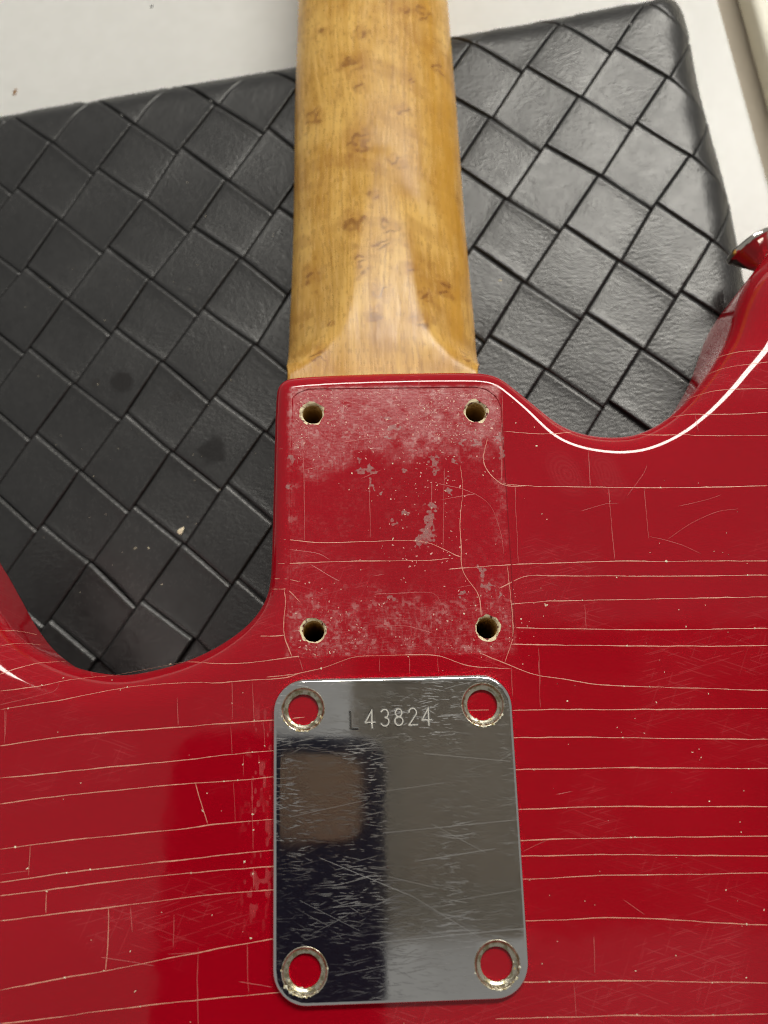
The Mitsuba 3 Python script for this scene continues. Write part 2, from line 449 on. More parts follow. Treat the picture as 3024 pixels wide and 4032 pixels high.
# ------------------------------------------------------------------ the woven pad
PAD_OUT = [(-215, -235), (-222, -225), (-216, 95), (-208, 103), (-132.6, 109.6), (-99.2, 111.7), (-66.4, 114.3), (-27.6, 116.9), (0, 119.6), (25.3, 122.7), (60, 125.4), (85, 128.5), (94, 129.8), (99.3, 128.4),
           (101.9, 124), (102.7, 115), (103.2, 105.2), (103.6, 96.5), (105, 82.3), (107, 68.3), (108.4, 55.1), (109.5, 39.8), (110.2, 21.2), (112, -30), (116, -120), (121, -225), (114, -234)]
PAD = Polygon(smooth_closed(PAD_OUT, 3.0, 2))
PR = 12.5


def pad_wrap(ab, lift=0.0):
    """Maps flat pad coordinates onto the padded top and round its edge; lift is along the pad's own surface."""
    ab = np.asarray(ab, float)
    pts = shapely.points(ab)
    ring = PAD.exterior
    d = shapely.distance(ring, pts)
    inside = shapely.contains(PAD, pts)
    near = shapely.get_coordinates(shapely.line_interpolate_point(ring, shapely.line_locate_point(ring, pts)))
    out = near - ab
    out = np.where(inside[:, None], out, -out) / np.maximum(d, 1e-6)[:, None]
    sd = np.where(inside, d, -d)
    phi = np.clip((PR - sd) / PR, 0, math.pi / 2)
    extra = np.clip((PR - sd) - PR * math.pi / 2, 0, THICK - PR - 0.5)
    flat = sd >= PR
    h = -PR * (1 - np.cos(phi)) - extra
    pos = near - out * (PR * (1 - np.sin(phi)))[:, None]
    pos = np.where(flat[:, None], ab, pos)
    nl = np.where(flat[:, None], [[0, 0, 1.0]], np.c_[out * np.sin(phi)[:, None], np.cos(phi)])
    # soft dents and swells of the padding
    sw = 1.1 * (meshkit.fbm(np.c_[ab * 0.018, np.zeros(len(ab))], 3, 3) - .5) * np.clip(sd / 10, 0.2, 1)
    q = np.c_[pos, h + sw] + nl * np.broadcast_to(lift, (len(ab),))[:, None]
    return loc(q[:, 0], q[:, 1], q[:, 2])


def pad_cover():
    xs = np.arange(-230, 130, 5.0); ys = np.arange(-245, 140, 5.0)
    rings = [np.array(PAD.exterior.coords)[:-1]]
    V, F, n = [], [], len(rings[0])
    pts = rings[0]
    # rim of the cover: down the side and onto the table
    cols = []
    for sd in (-7.0, -2.0, 1.0, 4.0, 7.0, 10.0, 13.0):
        tang = np.roll(pts, -1, 0) - np.roll(pts, 1, 0)
        nrm = np.c_[tang[:, 1], -tang[:, 0]]; nrm /= np.linalg.norm(nrm, axis=1)[:, None]
        if not Polygon(pts).exterior.is_ccw: nrm = -nrm
        cols.append(pad_wrap(pts - nrm * sd, -0.45 if sd < 6 else (-.8 if sd < 9 else -1.15)))
    V = np.vstack(cols)
    for j in range(len(cols) - 1):
        i = np.arange(n)
        a, b, c, d = j * n + i, j * n + (i + 1) % n, (j + 1) * n + (i + 1) % n, (j + 1) * n + i
        F += [np.stack([a, b, c], 1), np.stack([a, c, d], 1)]
    inner = PAD.buffer(-13.0)
    v2, f2 = trimesh.creation.triangulate_polygon(inner.simplify(.3), engine='earcut')
    v3 = loc(v2[:, 0], v2[:, 1], np.full(len(v2), -1.9))
    F.append(f2 + len(V)); V = np.vstack([V, v3])
    return trimesh.Trimesh(V, np.vstack(F), process=False)


put('leather_pad__cover', pad_cover(), 'black_leather', 50)
tag('leather_pad', 'black leather pad embossed with a basket weave, lying under the guitar', 'pad')

LAT0, LATU, LATV = np.array([-108.35, 90.6]), np.array([12.05, 16.60]), np.array([16.02, -12.10])
BODY_SHADE = Polygon([(-75, -86), (-45, -84), (-20, -80), (0, -50), (20, -20), (75, -25), (120, 0), (125, -250), (-230, -250), (-230, -82)])


def woven_tiles():
    k = 0
    J, W = 0.070, 0.028
    grid = np.array([0, .010, .020, .030, .045, .07, .11, .2, .35, .5, .65, .8, .89, .93, .955, .97, .98, .99, 1.0])
    n = len(grid)
    p, q = np.meshgrid(grid, grid, indexing='ij')
    p, q = p.ravel(), q.ravel()
    I = np.arange(n - 1)[:, None] * n + np.arange(n - 1)[None]
    I = I.ravel()
    F = np.vstack([np.stack([I, I + n, I + n + 1], 1), np.stack([I, I + n + 1, I + 1], 1)])
    for i in range(-22, 16):
        for j in range(-14, 26):
            c = LAT0 + (i + .5) * LATU + (j + .5) * LATV
            if not (-172 < c[0] < 135 and c[1] > -100) or not PAD.buffer(7).contains(Point(c)) or BODY_SHADE.contains(Point(c)):
                continue
            odd = lambda a, b: (b - a) % 2 == 1
            r = np.random.default_rng((i + 50) * 1000 + j + 50)
            def corner(ii, jj, right, upper):
                du = 0.0
                if odd(ii, jj): du = -J if right else J                # step in the cross seams where the strips change over
                dv = 0.0
                if not odd(ii, jj): dv = -W if upper else W
                node = np.random.default_rng((ii + 50) * 977 + jj + 50).normal(0, .020, 2)
                return LAT0 + (ii + du + node[0]) * LATU + (jj + dv + node[1]) * LATV
            A = corner(i, j, False, False); B = corner(i + 1, j, False, True); C = corner(i + 1, j + 1, True, True); D = corner(i, j + 1, True, False)
            bow = 0.018 * r.normal(0, 1, 4)
            # p runs along u (A->B), q along v (A->D)
            P2, Q2 = p, q
            ab = ((1 - P2) * (1 - Q2))[:, None] * A + (P2 * (1 - Q2))[:, None] * B + (P2 * Q2)[:, None] * C + ((1 - P2) * Q2)[:, None] * D
            ab += (4 * Q2 * (1 - Q2) * (bow[0] * (1 - P2)))[:, None] * LATU * .5
            lu, lv = 20.5, 20.0
            eu, ev = np.minimum(P2, 1 - P2) * lu, np.minimum(Q2, 1 - Q2) * lv
            g = lambda e, w: 1 - np.clip(e / w, 0, 1)
            lift = -0.66 * g(P2 * lu, 0.42) ** 2.0 - 0.62 * g((1 - P2) * lu, 1.25) ** 1.6 - 0.5 * g(ev, 0.58) ** 1.7 + .10 * np.exp(-((eu - 1.2) / .6) ** 2)
            over = 1.0 if odd(i, j) else -1.0
            # strips dive under at two opposite sides, lie over at the other two; the seams that face up the pad stand a little prouder
            lift += over * (0.22 * (2 * P2 - 1) ** 4 - 0.22 * (2 * Q2 - 1) ** 4) + 0.10 * (2 * P2 - 1) ** 3
            lift += 0.14 * (meshkit.noise(np.c_[ab * .12, np.full(len(ab), 3.0)], 5) - .5)
            lift = np.maximum(lift, -0.95)
            put(numbered('leather_pad__woven_square', k), trimesh.Trimesh(pad_wrap(ab, lift), F[:, ::-1], process=False), 'black_leather', True)
            k += 1
    return k


NT = woven_tiles()

# ------------------------------------------------------------------ guitar body
OUTLINE = [(-100.8, -1.3), (-99.0, -3.7), (-96.9, -7.3), (-94.7, -10.8), (-92.6, -14.6), (-89.9, -18.4), (-86.9, -22.2), (-83.6, -25.2), (-79.5, -28.0), (-74.0, -30.6), (-68.9, -32.2), (-63.2, -33.1), (-59.2, -33.0), (-55.3, -32.3),
           (-51.4, -31.4), (-47.4, -30.2), (-43.8, -28.8), (-39.5, -26.7), (-34.6, -23.5), (-31.4, -20.3), (-29.6, -17.1), (-28.8, -14.1), (-28.5, -10.3), (-28.3, -0.6), (-28.1, 11.5), (-27.9, 23.9), (-27.7, 30.0), (-27.4, 33.2), (-25.4, 35.1),
           (-21.6, 35.6), (-14.0, 36.0), (-2.0, 36.3), (10.1, 36.4), (19.0, 36.3), (23.0, 35.9), (26.0, 34.6), (28.8, 32.1), (32.2, 29.0), (36.0, 25.9), (38.5, 24.0), (41.4, 22.4), (45.4, 21.0), (50.3, 20.3), (55.6, 20.5), (59.5, 21.6), (63.3, 23.4),
           (67.2, 26.1), (71.8, 30.4), (77.0, 36.6), (81.2, 42.4), (84.0, 46.8), (86.3, 51.5), (88.3, 56.4), (90.9, 61.9), (93.6, 66.2), (96.0, 69.2), (98.4, 72.0), (100.9, 75.0), (103.3, 77.7), (105.9, 80.1), (109.1, 82.2), (113.0, 83.9),
           (119, 85), (127, 83.5), (134, 78), (140, 66), (144, 45), (146, 10), (142, -50), (134, -110), (133, -160), (142, -215), (150, -265), (140, -315), (105, -342), (50, -352), (-20, -354), (-85, -350), (-130, -335), (-158, -300),
           (-164, -250), (-152, -190), (-136, -140), (-130, -90), (-133, -45), (-134, -15), (-131, 8), (-125, 18), (-118, 20.5), (-111, 15.5), (-105.5, 7.0)]
OUT = smooth_closed(OUTLINE[::-1], 1.0, 2)
BODY_T = 44.4


def edge_radius(p):
    """Radius of the rounded back edge: tight at the neck heel, fuller on the horns."""
    x, y = p[:, 0], p[:, 1]
    s = lambda a, b, t: np.clip((t - a) / (b - a), 0, 1) ** 2 * (3 - 2 * np.clip((t - a) / (b - a), 0, 1))
    heel = s(-60, -34, x) * (1 - s(30, 52, x)) * s(-34, -10, y)
    r = 10.0 * (1 - heel) + 3.6 * heel
    r = r - 3.4 * s(36, 48, x) * (1 - s(62, 92, x)) * s(0, 20, y) * (1 - heel)
    r = r + 5.0 * s(78, 100, x) * s(15, 45, y) + 9.0 * s(92, 110, x) * s(40, 72, y)
    return r


def outline_frame():
    tan = np.roll(OUT, -1, 0) - np.roll(OUT, 1, 0)
    nrm = np.c_[tan[:, 1], -tan[:, 0]]
    nrm /= np.linalg.norm(nrm, axis=1)[:, None]
    if not Polygon(OUT).exterior.is_ccw:
        nrm = -nrm
    r = edge_radius(OUT)
    for _ in range(12):
        r = (np.roll(r, 1) + 2 * r + np.roll(r, -1)) / 4
        nrm = np.roll(nrm, 1, 0) * .2 + nrm * .6 + np.roll(nrm, -1, 0) * .2 if _ < 3 else nrm
    nrm /= np.linalg.norm(nrm, axis=1)[:, None]
    return nrm, r


HOLES = [(-19.05, 25.4), (19.05, 25.4), (-19.05, -25.4), (19.05, -25.4)]


def chip_ring(i, base, amp, n=56, seed=0):
    a = np.arange(n) * 2 * math.pi / n
    w = meshkit.fbm(np.c_[np.cos(a) * 2.2 + 10 * i, np.sin(a) * 2.2, np.full(n, seed)], 3, 5 + i) - .42
    r = base + amp * np.maximum(w, -.2) * 2
    return np.c_[HOLES[i][0] + r * np.cos(a), HOLES[i][1] + r * np.sin(a)]


IMPRECT = Polygon([(-25.2, -31.4), (25.2, -31.4), (25.2, 31.4), (-25.2, 31.4)]).buffer(-6.2).buffer(6.2, quad_segs=10)
IMPRECT = shapely.affinity.translate(IMPRECT, 0.0, 0.2)


def body_mesh():
    nrm, r = outline_frame()
    V, F, n = [], [], len(OUT)
    phis = np.radians([0, 3, 6, 10, 14, 18, 22, 26, 30, 34, 38, 42, 46, 50, 54, 58, 62, 66, 70, 74, 78, 82, 86, 90])
    levels = []
    for ph in phis[::-1]:
        levels.append((OUT - nrm * (r * (1 - math.sin(ph)))[:, None], -r * (1 - math.cos(ph))))
    rb = np.minimum(r, 7.0)
    low = [(OUT - nrm * (rb * (1 - math.sin(ph)))[:, None], -BODY_T + rb * (1 - math.cos(ph))) for ph in np.radians([0, 20, 40, 60, 80, 90])]
    wall = [(OUT, -BODY_T + rb + (BODY_T - rb - r) * t) for t in (.33, .66)]
    rows = low[:-1] + [low[-1]] + wall + levels[0:1] + levels[1:]
    for xy, z in rows:
        V.append(np.c_[xy, z])
    for j in range(len(rows) - 1):
        i = np.arange(n)
        a, b, c, d = j * n + i, j * n + (i + 1) % n, (j + 1) * n + (i + 1) % n, (j + 1) * n + i
        F += [np.stack([a, b, c], 1), np.stack([a, c, d], 1)]
    V = np.vstack(V)
    last = V[-n:, :2]
    flat = Polygon(last)
    if not flat.is_valid:
        flat = max(flat.buffer(0).geoms, key=lambda g: g.area)
    imp = IMPRECT.intersection(flat.buffer(-0.35))
    imp = max(getattr(imp, 'geoms', [imp]), key=lambda g: g.area).simplify(.01)
    inner = imp.buffer(-0.26)
    chips = [Polygon(chip_ring(i, 2.78, .50)) for i in range(4)]

    def sheet(poly, zf):
        v, f = trimesh.creation.triangulate_polygon(poly, engine='earcut')
        v3 = np.c_[v, zf(v)]
        a = v3[f[:, 1]] - v3[f[:, 0]]; b = v3[f[:, 2]] - v3[f[:, 0]]
        f = np.where((a[:, 0] * b[:, 1] - a[:, 1] * b[:, 0] < 0)[:, None], f[:, ::-1], f)
        return v3, f
    dep = 0.24
    parts = [(V, np.vstack(F))]
    parts.append(sheet(Polygon(flat.exterior, [imp.exterior]), lambda v: np.zeros(len(v))))
    ib = inner.exterior
    parts.append(sheet(Polygon(imp.exterior, [ib]), lambda v: np.where(shapely.distance(ib, shapely.points(v)) < .1, -dep, 0.0)))
    parts.append(sheet(Polygon(ib, [c.exterior for c in chips]), lambda v: np.full(len(v), -dep)))
    vb, fb = trimesh.creation.triangulate_polygon(Polygon(rows[0][0]).buffer(0), engine='earcut')
    parts.append((np.c_[vb, np.full(len(vb), -BODY_T)], fb[:, ::-1]))
    m = trimesh.util.concatenate([trimesh.Trimesh(v, f, process=False) for v, f in parts])
    m.merge_vertices()
    return m


BODY = body_mesh()
put('electric_guitar__body', BODY, 'red_lacquer', 30)
tag('electric_guitar', 'glossy red electric guitar with cracked lacquer lying face down on the black pad', 'electric guitar')
tag('electric_guitar__body', 'glossy dark red solid body with cutaways and cracked lacquer')

# screw holes: torn lip, then the bored wall
for i, (hx, hy) in enumerate(HOLES):
    n = 56
    a = np.arange(n) * 2 * math.pi / n
    outer = np.c_[chip_ring(i, 2.78, .50), np.full(n, -.24)]
    midr = np.c_[chip_ring(i, 2.55, .22, seed=4), -.36 - .25 * meshkit.noise(np.c_[np.cos(a) * 3, np.sin(a) * 3, np.full(n, i)], 3)]
    lip = np.c_[hx + 2.32 * np.cos(a), hy + 2.32 * np.sin(a), np.full(n, -.75) - .5 * meshkit.noise(np.c_[np.cos(a) * 2, np.sin(a) * 2, np.full(n, i + 9)], 4)]
    V = np.vstack([outer, midr, lip]); k = np.arange(n)
    F = []
    for j in range(2):
        A, B, C_, D = j * n + k, j * n + (k + 1) % n, (j + 1) * n + (k + 1) % n, (j + 1) * n + k
        F += [np.stack([A, B, C_], 1), np.stack([A, C_, D], 1)]
    bore = [lip] + [np.c_[hx + 2.3 * np.cos(a), hy + 2.3 * np.sin(a), np.full(n, z)] for z in (-3.0, -10.0, -20.0, -29.5)]
    V2 = np.vstack(bore); F2 = []
    for j in range(len(bore) - 1):
        A, B, C_, D = j * n + k, j * n + (k + 1) % n, (j + 1) * n + (k + 1) % n, (j + 1) * n + k
        F2 += [np.stack([A, B, C_], 1), np.stack([A, C_, D], 1)]
    h = numbered('electric_guitar__body__screw_hole', i)
    both = trimesh.util.concatenate([trimesh.Trimesh(V, np.vstack(F)[:, ::-1], process=False)])
    put(h, trimesh.Trimesh(V2, np.vstack(F2)[:, ::-1], process=False), 'bare_wood', 40)
    put(numbered('electric_guitar__body__torn_lip', i), both, 'chipped_edge')
    tag(numbered('electric_guitar__body__torn_lip', i), 'cream torn paint round a screw hole')

# ------------------------------------------------------------------ neck
NY = np.array([-41, 20, 50, 55.7, 72.1, 87.1, 102.6, 118.6, 143.5, 166, 187.6, 330.])
NL = np.array([-26.6, -26.6, -26.9, -27.8, -27.3, -26.7, -26.3, -26.1, -25.9, -25.4, -24.8, -21.3])
NR = np.array([23.8, 23.8, 24.4, 26.6, 26.4, 25.8, 25.3, 25.0, 24.6, 24.0, 23.5, 20.0])
HY = np.array([-41, 48, 50.5, 52.7, 55.5, 60, 65, 74, 86, 96, 108, 330.])
HW = np.array([30, 30, 24.5, 21.0, 17.4, 13.8, 11.4, 9.6, 8.6, 7.0, 3.0, 0.])
HZ_Y = np.array([-41, 58, 75, 90, 108, 125, 330.])
HZ = np.array([-28.6, -28.8, -29.7, -31.0, -33.0, -37, -46.0])


def neck_mesh():
    ys = np.r_[np.arange(-41, 40, 4.0), np.arange(40, 130, 0.8), np.arange(130, 331, 3.0)]
    th = np.linspace(-1, 1, 81)
    rows = []
    for y in ys:
        xl, xr = np.interp(y, NY, NL), np.interp(y, NY, NR)
        cx, hw = (xl + xr) / 2, (xr - xl) / 2
        t = np.sin(th * math.pi / 2)
        x = cx + hw * t
        zs, zc = -46.5, -31.2 - (max(y, 60) - 60) * 0.008
        c = zs + (zc - zs) * np.maximum(1 - np.abs(t) ** 2.15, 0) ** (1 / 1.75)
        w, hz = np.interp(y, HY, HW), np.interp(y, HZ_Y, HZ)
        if y < 46: w = max(w, hw)
        off = np.maximum(np.abs(x + 1.0) - w, 0)
        blk = hz - 0.75 * off - 0.05 * off ** 2
        if w >= hw - .5: blk = np.where(np.abs(t) > .995, hz - 1.0, hz + 0 * t)
        k = 2.0
        z = np.where(np.abs(c - blk) > 4, np.maximum(c, blk), k * np.log(np.exp((c + 40) / k) + np.exp((blk + 40) / k)) - 40)
        edge = np.abs(t) > 0.9999
        z = np.where(edge & (w < hw - .5), zs, z)
        rows.append(np.vstack([np.c_[x, np.full(81, y), z], [[xr - .15, y, -50.0], [xr - .3, y, -56.0], [xl + .3, y, -56.0], [xl + .15, y, -50.0]]]))
    # soften along the neck
    A = np.array(rows)
    for _ in range(5):
        A[1:-1, 1:80, 2] = .25 * A[:-2, 1:80, 2] + .5 * A[1:-1, 1:80, 2] + .25 * A[2:, 1:80, 2]
        A[:, 2:79, 2] = .25 * A[:, 1:78, 2] + .5 * A[:, 2:79, 2] + .25 * A[:, 3:80, 2]
    m = A.shape[1]
    V = A.reshape(-1, 3)
    i = np.arange(m)
    F = []
    for j in range(len(ys) - 1):
        a, b, c, d = j * m + i, j * m + (i + 1) % m, (j + 1) * m + (i + 1) % m, (j + 1) * m + i
        F += [np.stack([a, b, c], 1), np.stack([a, c, d], 1)]
    F = np.vstack(F)
    e = np.arange(1, m - 1)
    F = np.vstack([F, np.stack([0 * e, e + 1, e], 1), (len(ys) - 1) * m + np.stack([0 * e, e, e + 1], 1)])
    return trimesh.Trimesh(V, F, process=False)


put('electric_guitar__neck', neck_mesh(), 'maple', 40)
tag('electric_guitar__neck', 'amber birdseye maple neck with a flared heel, satin worn')


# ------------------------------------------------------------------ strap button on the horn
def lathe(prof, base, axis, n=72):
    axis = np.asarray(axis, float) / np.linalg.norm(axis)
    a = np.cross(axis, [0, 0, 1.0]); a /= np.linalg.norm(a)
    b = np.cross(axis, a)
    ang = np.arange(n) * 2 * math.pi / n
    V = np.vstack([np.asarray(base) + h * axis + r * (np.cos(ang)[:, None] * a + np.sin(ang)[:, None] * b) for r, h in prof])
    k = np.arange(n); F = []
    for j in range(len(prof) - 1):
        A, B, C_, D = j * n + k, j * n + (k + 1) % n, (j + 1) * n + (k + 1) % n, (j + 1) * n + k
        F += [np.stack([A, B, C_], 1), np.stack([A, C_, D], 1)]
    return trimesh.Trimesh(V, np.vstack(F), process=False)


put('electric_guitar__strap_button', lathe([(0.01, -2), (4.4, -2), (4.6, 0.4), (4.5, 1.1), (4.0, 1.5), (3.3, 1.9), (3.0, 2.6), (3.1, 3.4), (3.8, 4.6), (5.2, 6.6), (6.5, 8.6), (6.9, 9.1), (7.25, 9.4), (7.35, 9.9), (7.2, 10.5), (6.6, 10.9), (3.0, 10.5), (2.8, 10.3), (.01, 10.3)],
                                           (107.2, 76.0, -27), (-.52, .85, 0.04)), 'nickel', 35)
tag('electric_guitar__strap_button', 'flared shiny nickel strap button on the horn')

# ------------------------------------------------------------------ neck plate lying on the back
PC, PA = np.array([-2.05, -67.67]), math.radians(0.25)
PT = 1.75


def rrect(w, h, r, inset=0.0, seg=10):
    return Polygon([(-w / 2, -h / 2), (w / 2, -h / 2), (w / 2, h / 2), (-w / 2, h / 2)]).buffer(-r).buffer(r - inset, quad_segs=seg)


def stroke_paths():
    """The stamped number L43824: strokes per character in a unit cell."""
    arc = lambda cx, cy, rx, ry, a0, a1, n=9: [(cx + rx * math.cos(math.radians(a)), cy + ry * math.sin(math.radians(a))) for a in np.linspace(a0, a1, n)]
    g = {'L': [[(0, 1), (0, 0), (.5, 0)]],
         '4': [[(.62, .30), (0, .30), (.45, 1), (.45, 0)]],
         '3': [arc(.26, .74, .25, .25, 150, -70), arc(.26, .26, .28, .26, 80, -150)],
         '8': [arc(.28, .75, .22, .24, 0, 360, 13), arc(.28, .26, .28, .26, 0, 360, 13)],
         '2': [arc(.27, .73, .26, .26, 165, -25) + [(.0, .0), (.56, .0)]]}
    out = []
    H = 3.5
    for ch, x, y in (('L', -9.15, 21.15), ('4', -5.95, 21.3), ('3', -2.65, 21.5), ('8', .25, 21.55), ('2', 3.25, 21.6), ('4', 6.05, 21.5)):
        for path in g[ch]:
            out.append([(x + a * H * .88, y + b * H) for a, b in path])
    return out


def plate_mesh():
    cs = lambda p: m3.CrossSection([np.array(p.exterior.coords)[:-1]])
    # edge rounded like rolled sheet steel: hull of three stacked outlines
    W, H, R = 50.8, 63.5, 6.8
    def ring(inset, z):
        p = np.array(rrect(W, H, R, inset).exterior.coords)[:-1]
        return np.c_[p, np.full(len(p), z)]
    prof = [(.30, 0), (.08, .12), (0, .35), (0, PT - .75), (.06, PT - .48), (.22, PT - .22), (.46, PT - .06), (.80, PT)]
    solid = m3.Manifold.hull_points(np.vstack([ring(i, z) for i, z in prof]))
    for hx in (-19.05, 19.05):
        for hy in (-25.4, 25.4):
            cut = m3.Manifold.cylinder(PT + 2, 4.62, 4.62, 72).translate([hx, hy, -1])
            solid -= cut
    # the stamp: V grooves
    for path in stroke_paths():
        for (x0, y0), (x1, y1) in zip(path[:-1], path[1:]):
            cone = lambda x, y: [(x, y, PT - .34)] + [(x + .34 * math.cos(a), y + .34 * math.sin(a), PT + .03) for a in np.arange(8) * math.pi / 4]
            solid -= m3.Manifold.hull_points(np.array(cone(x0, y0) + cone(x1, y1)))
    return solid


def to_plate(v):
    c, s = math.cos(PA), math.sin(PA)
    v = np.asarray(v, float)
    return np.c_[c * v[:, 0] - s * v[:, 1] + PC[0], s * v[:, 0] + c * v[:, 1] + PC[1], v[:, 2] + 0.03]


m = plate_mesh().to_mesh()
put('neck_plate__sheet', trimesh.Trimesh(to_plate(m.vert_properties[:, :3]), m.tri_verts, process=False), 'worn_chrome', 24)
tag('neck_plate', 'scratched chrome neck plate stamped L43824, lying loose on the red back of the guitar', 'neck plate')
# inlays in the stamp: digit glints painted as pale colour, the L dark
glints, letter = [], []
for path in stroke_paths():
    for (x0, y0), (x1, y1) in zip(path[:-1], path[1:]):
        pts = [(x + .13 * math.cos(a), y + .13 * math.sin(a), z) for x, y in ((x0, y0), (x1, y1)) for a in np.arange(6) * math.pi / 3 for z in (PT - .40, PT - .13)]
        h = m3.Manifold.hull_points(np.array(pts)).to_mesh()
        (letter if path[0][0] < -8 else glints).append(trimesh.Trimesh(to_plate(h.vert_properties[:, :3]), h.tri_verts, process=False))
put('neck_plate__stamped_number', trimesh.util.concatenate(glints), 'painted_glint')
put('neck_plate__stamped_letter', trimesh.util.concatenate(letter), 'stamp_dark')
tag('neck_plate__stamped_letter', 'stamped letter L, with a dark inlay in its groove')
tag('neck_plate__stamped_number', 'stamped number 43824, its glint painted as a pale inlay')
for i, (hx, hy) in enumerate([(-19.05, 25.4), (19.05, 25.4), (-19.05, -25.4), (19.05, -25.4)]):
    n = 72
    prof = [(4.63, .02), (4.63, PT - .015), (4.55, PT + .03), (4.42, PT - .02), (4.25, PT - .28), (3.95, PT - .62), (3.65, PT - .80), (3.35, PT - .88), (3.22, PT - 1.0), (3.20, .05), (3.3, .02), (4.63, .02)]
    ang = np.arange(n) * 2 * math.pi / n
    V = np.vstack([np.c_[hx + r * np.cos(ang), hy + r * np.sin(ang), np.full(n, z)] for r, z in prof])
    k = np.arange(n); F = []
    for j in range(len(prof) - 1):
        A, B, C_, D = j * n + k, j * n + (k + 1) % n, (j + 1) * n + (k + 1) % n, (j + 1) * n + k
        F += [np.stack([A, B, C_], 1), np.stack([A, C_, D], 1)]
    put(numbered('neck_plate__countersink', i), trimesh.Trimesh(to_plate(V), np.vstack(F), process=False), 'tarnished_nickel', 30)
    # old polish caked along the near side of each countersink
    r = np.random.default_rng(40 + i)
    lumps = []
    mid = (-95, -80, -110, -75)[i]
    for _ in range(46):
        a = math.radians(mid + r.normal(0, 40))
        rad = r.choice([4.55, 4.45, 4.2, 3.85, 3.5, 3.3], p=[.26, .22, .16, .14, .12, .10]) + r.normal(0, .07)
        z = np.interp(rad, [3.2, 3.35, 3.65, 3.95, 4.25, 4.42, 4.6], [PT - 1.0, PT - .88, PT - .8, PT - .62, PT - .28, PT - .02, PT + .03])
        s = abs(r.normal(.16, .07)) + .05
        q = r.normal(0, 1, (9, 3)); q /= np.linalg.norm(q, axis=1)[:, None]
        h = trimesh.convex.convex_hull(q * [s * 1.35, s, s * .45] @ np.array([[math.sin(a), -math.cos(a), 0], [math.cos(a), math.sin(a), 0], [0, 0, 1]]))
        lumps.append(trimesh.Trimesh(h.vertices + [hx + rad * math.cos(a), hy + rad * math.sin(a), z], h.faces, process=False))
    g = trimesh.util.concatenate(lumps)
    put(numbered('neck_plate__caked_grime', i), trimesh.Trimesh(to_plate(g.vertices), g.faces, process=False), 'grime', 60)
    tag(numbered('neck_plate__caked_grime', i), 'cream grime caked in a countersink', kind='stuff')

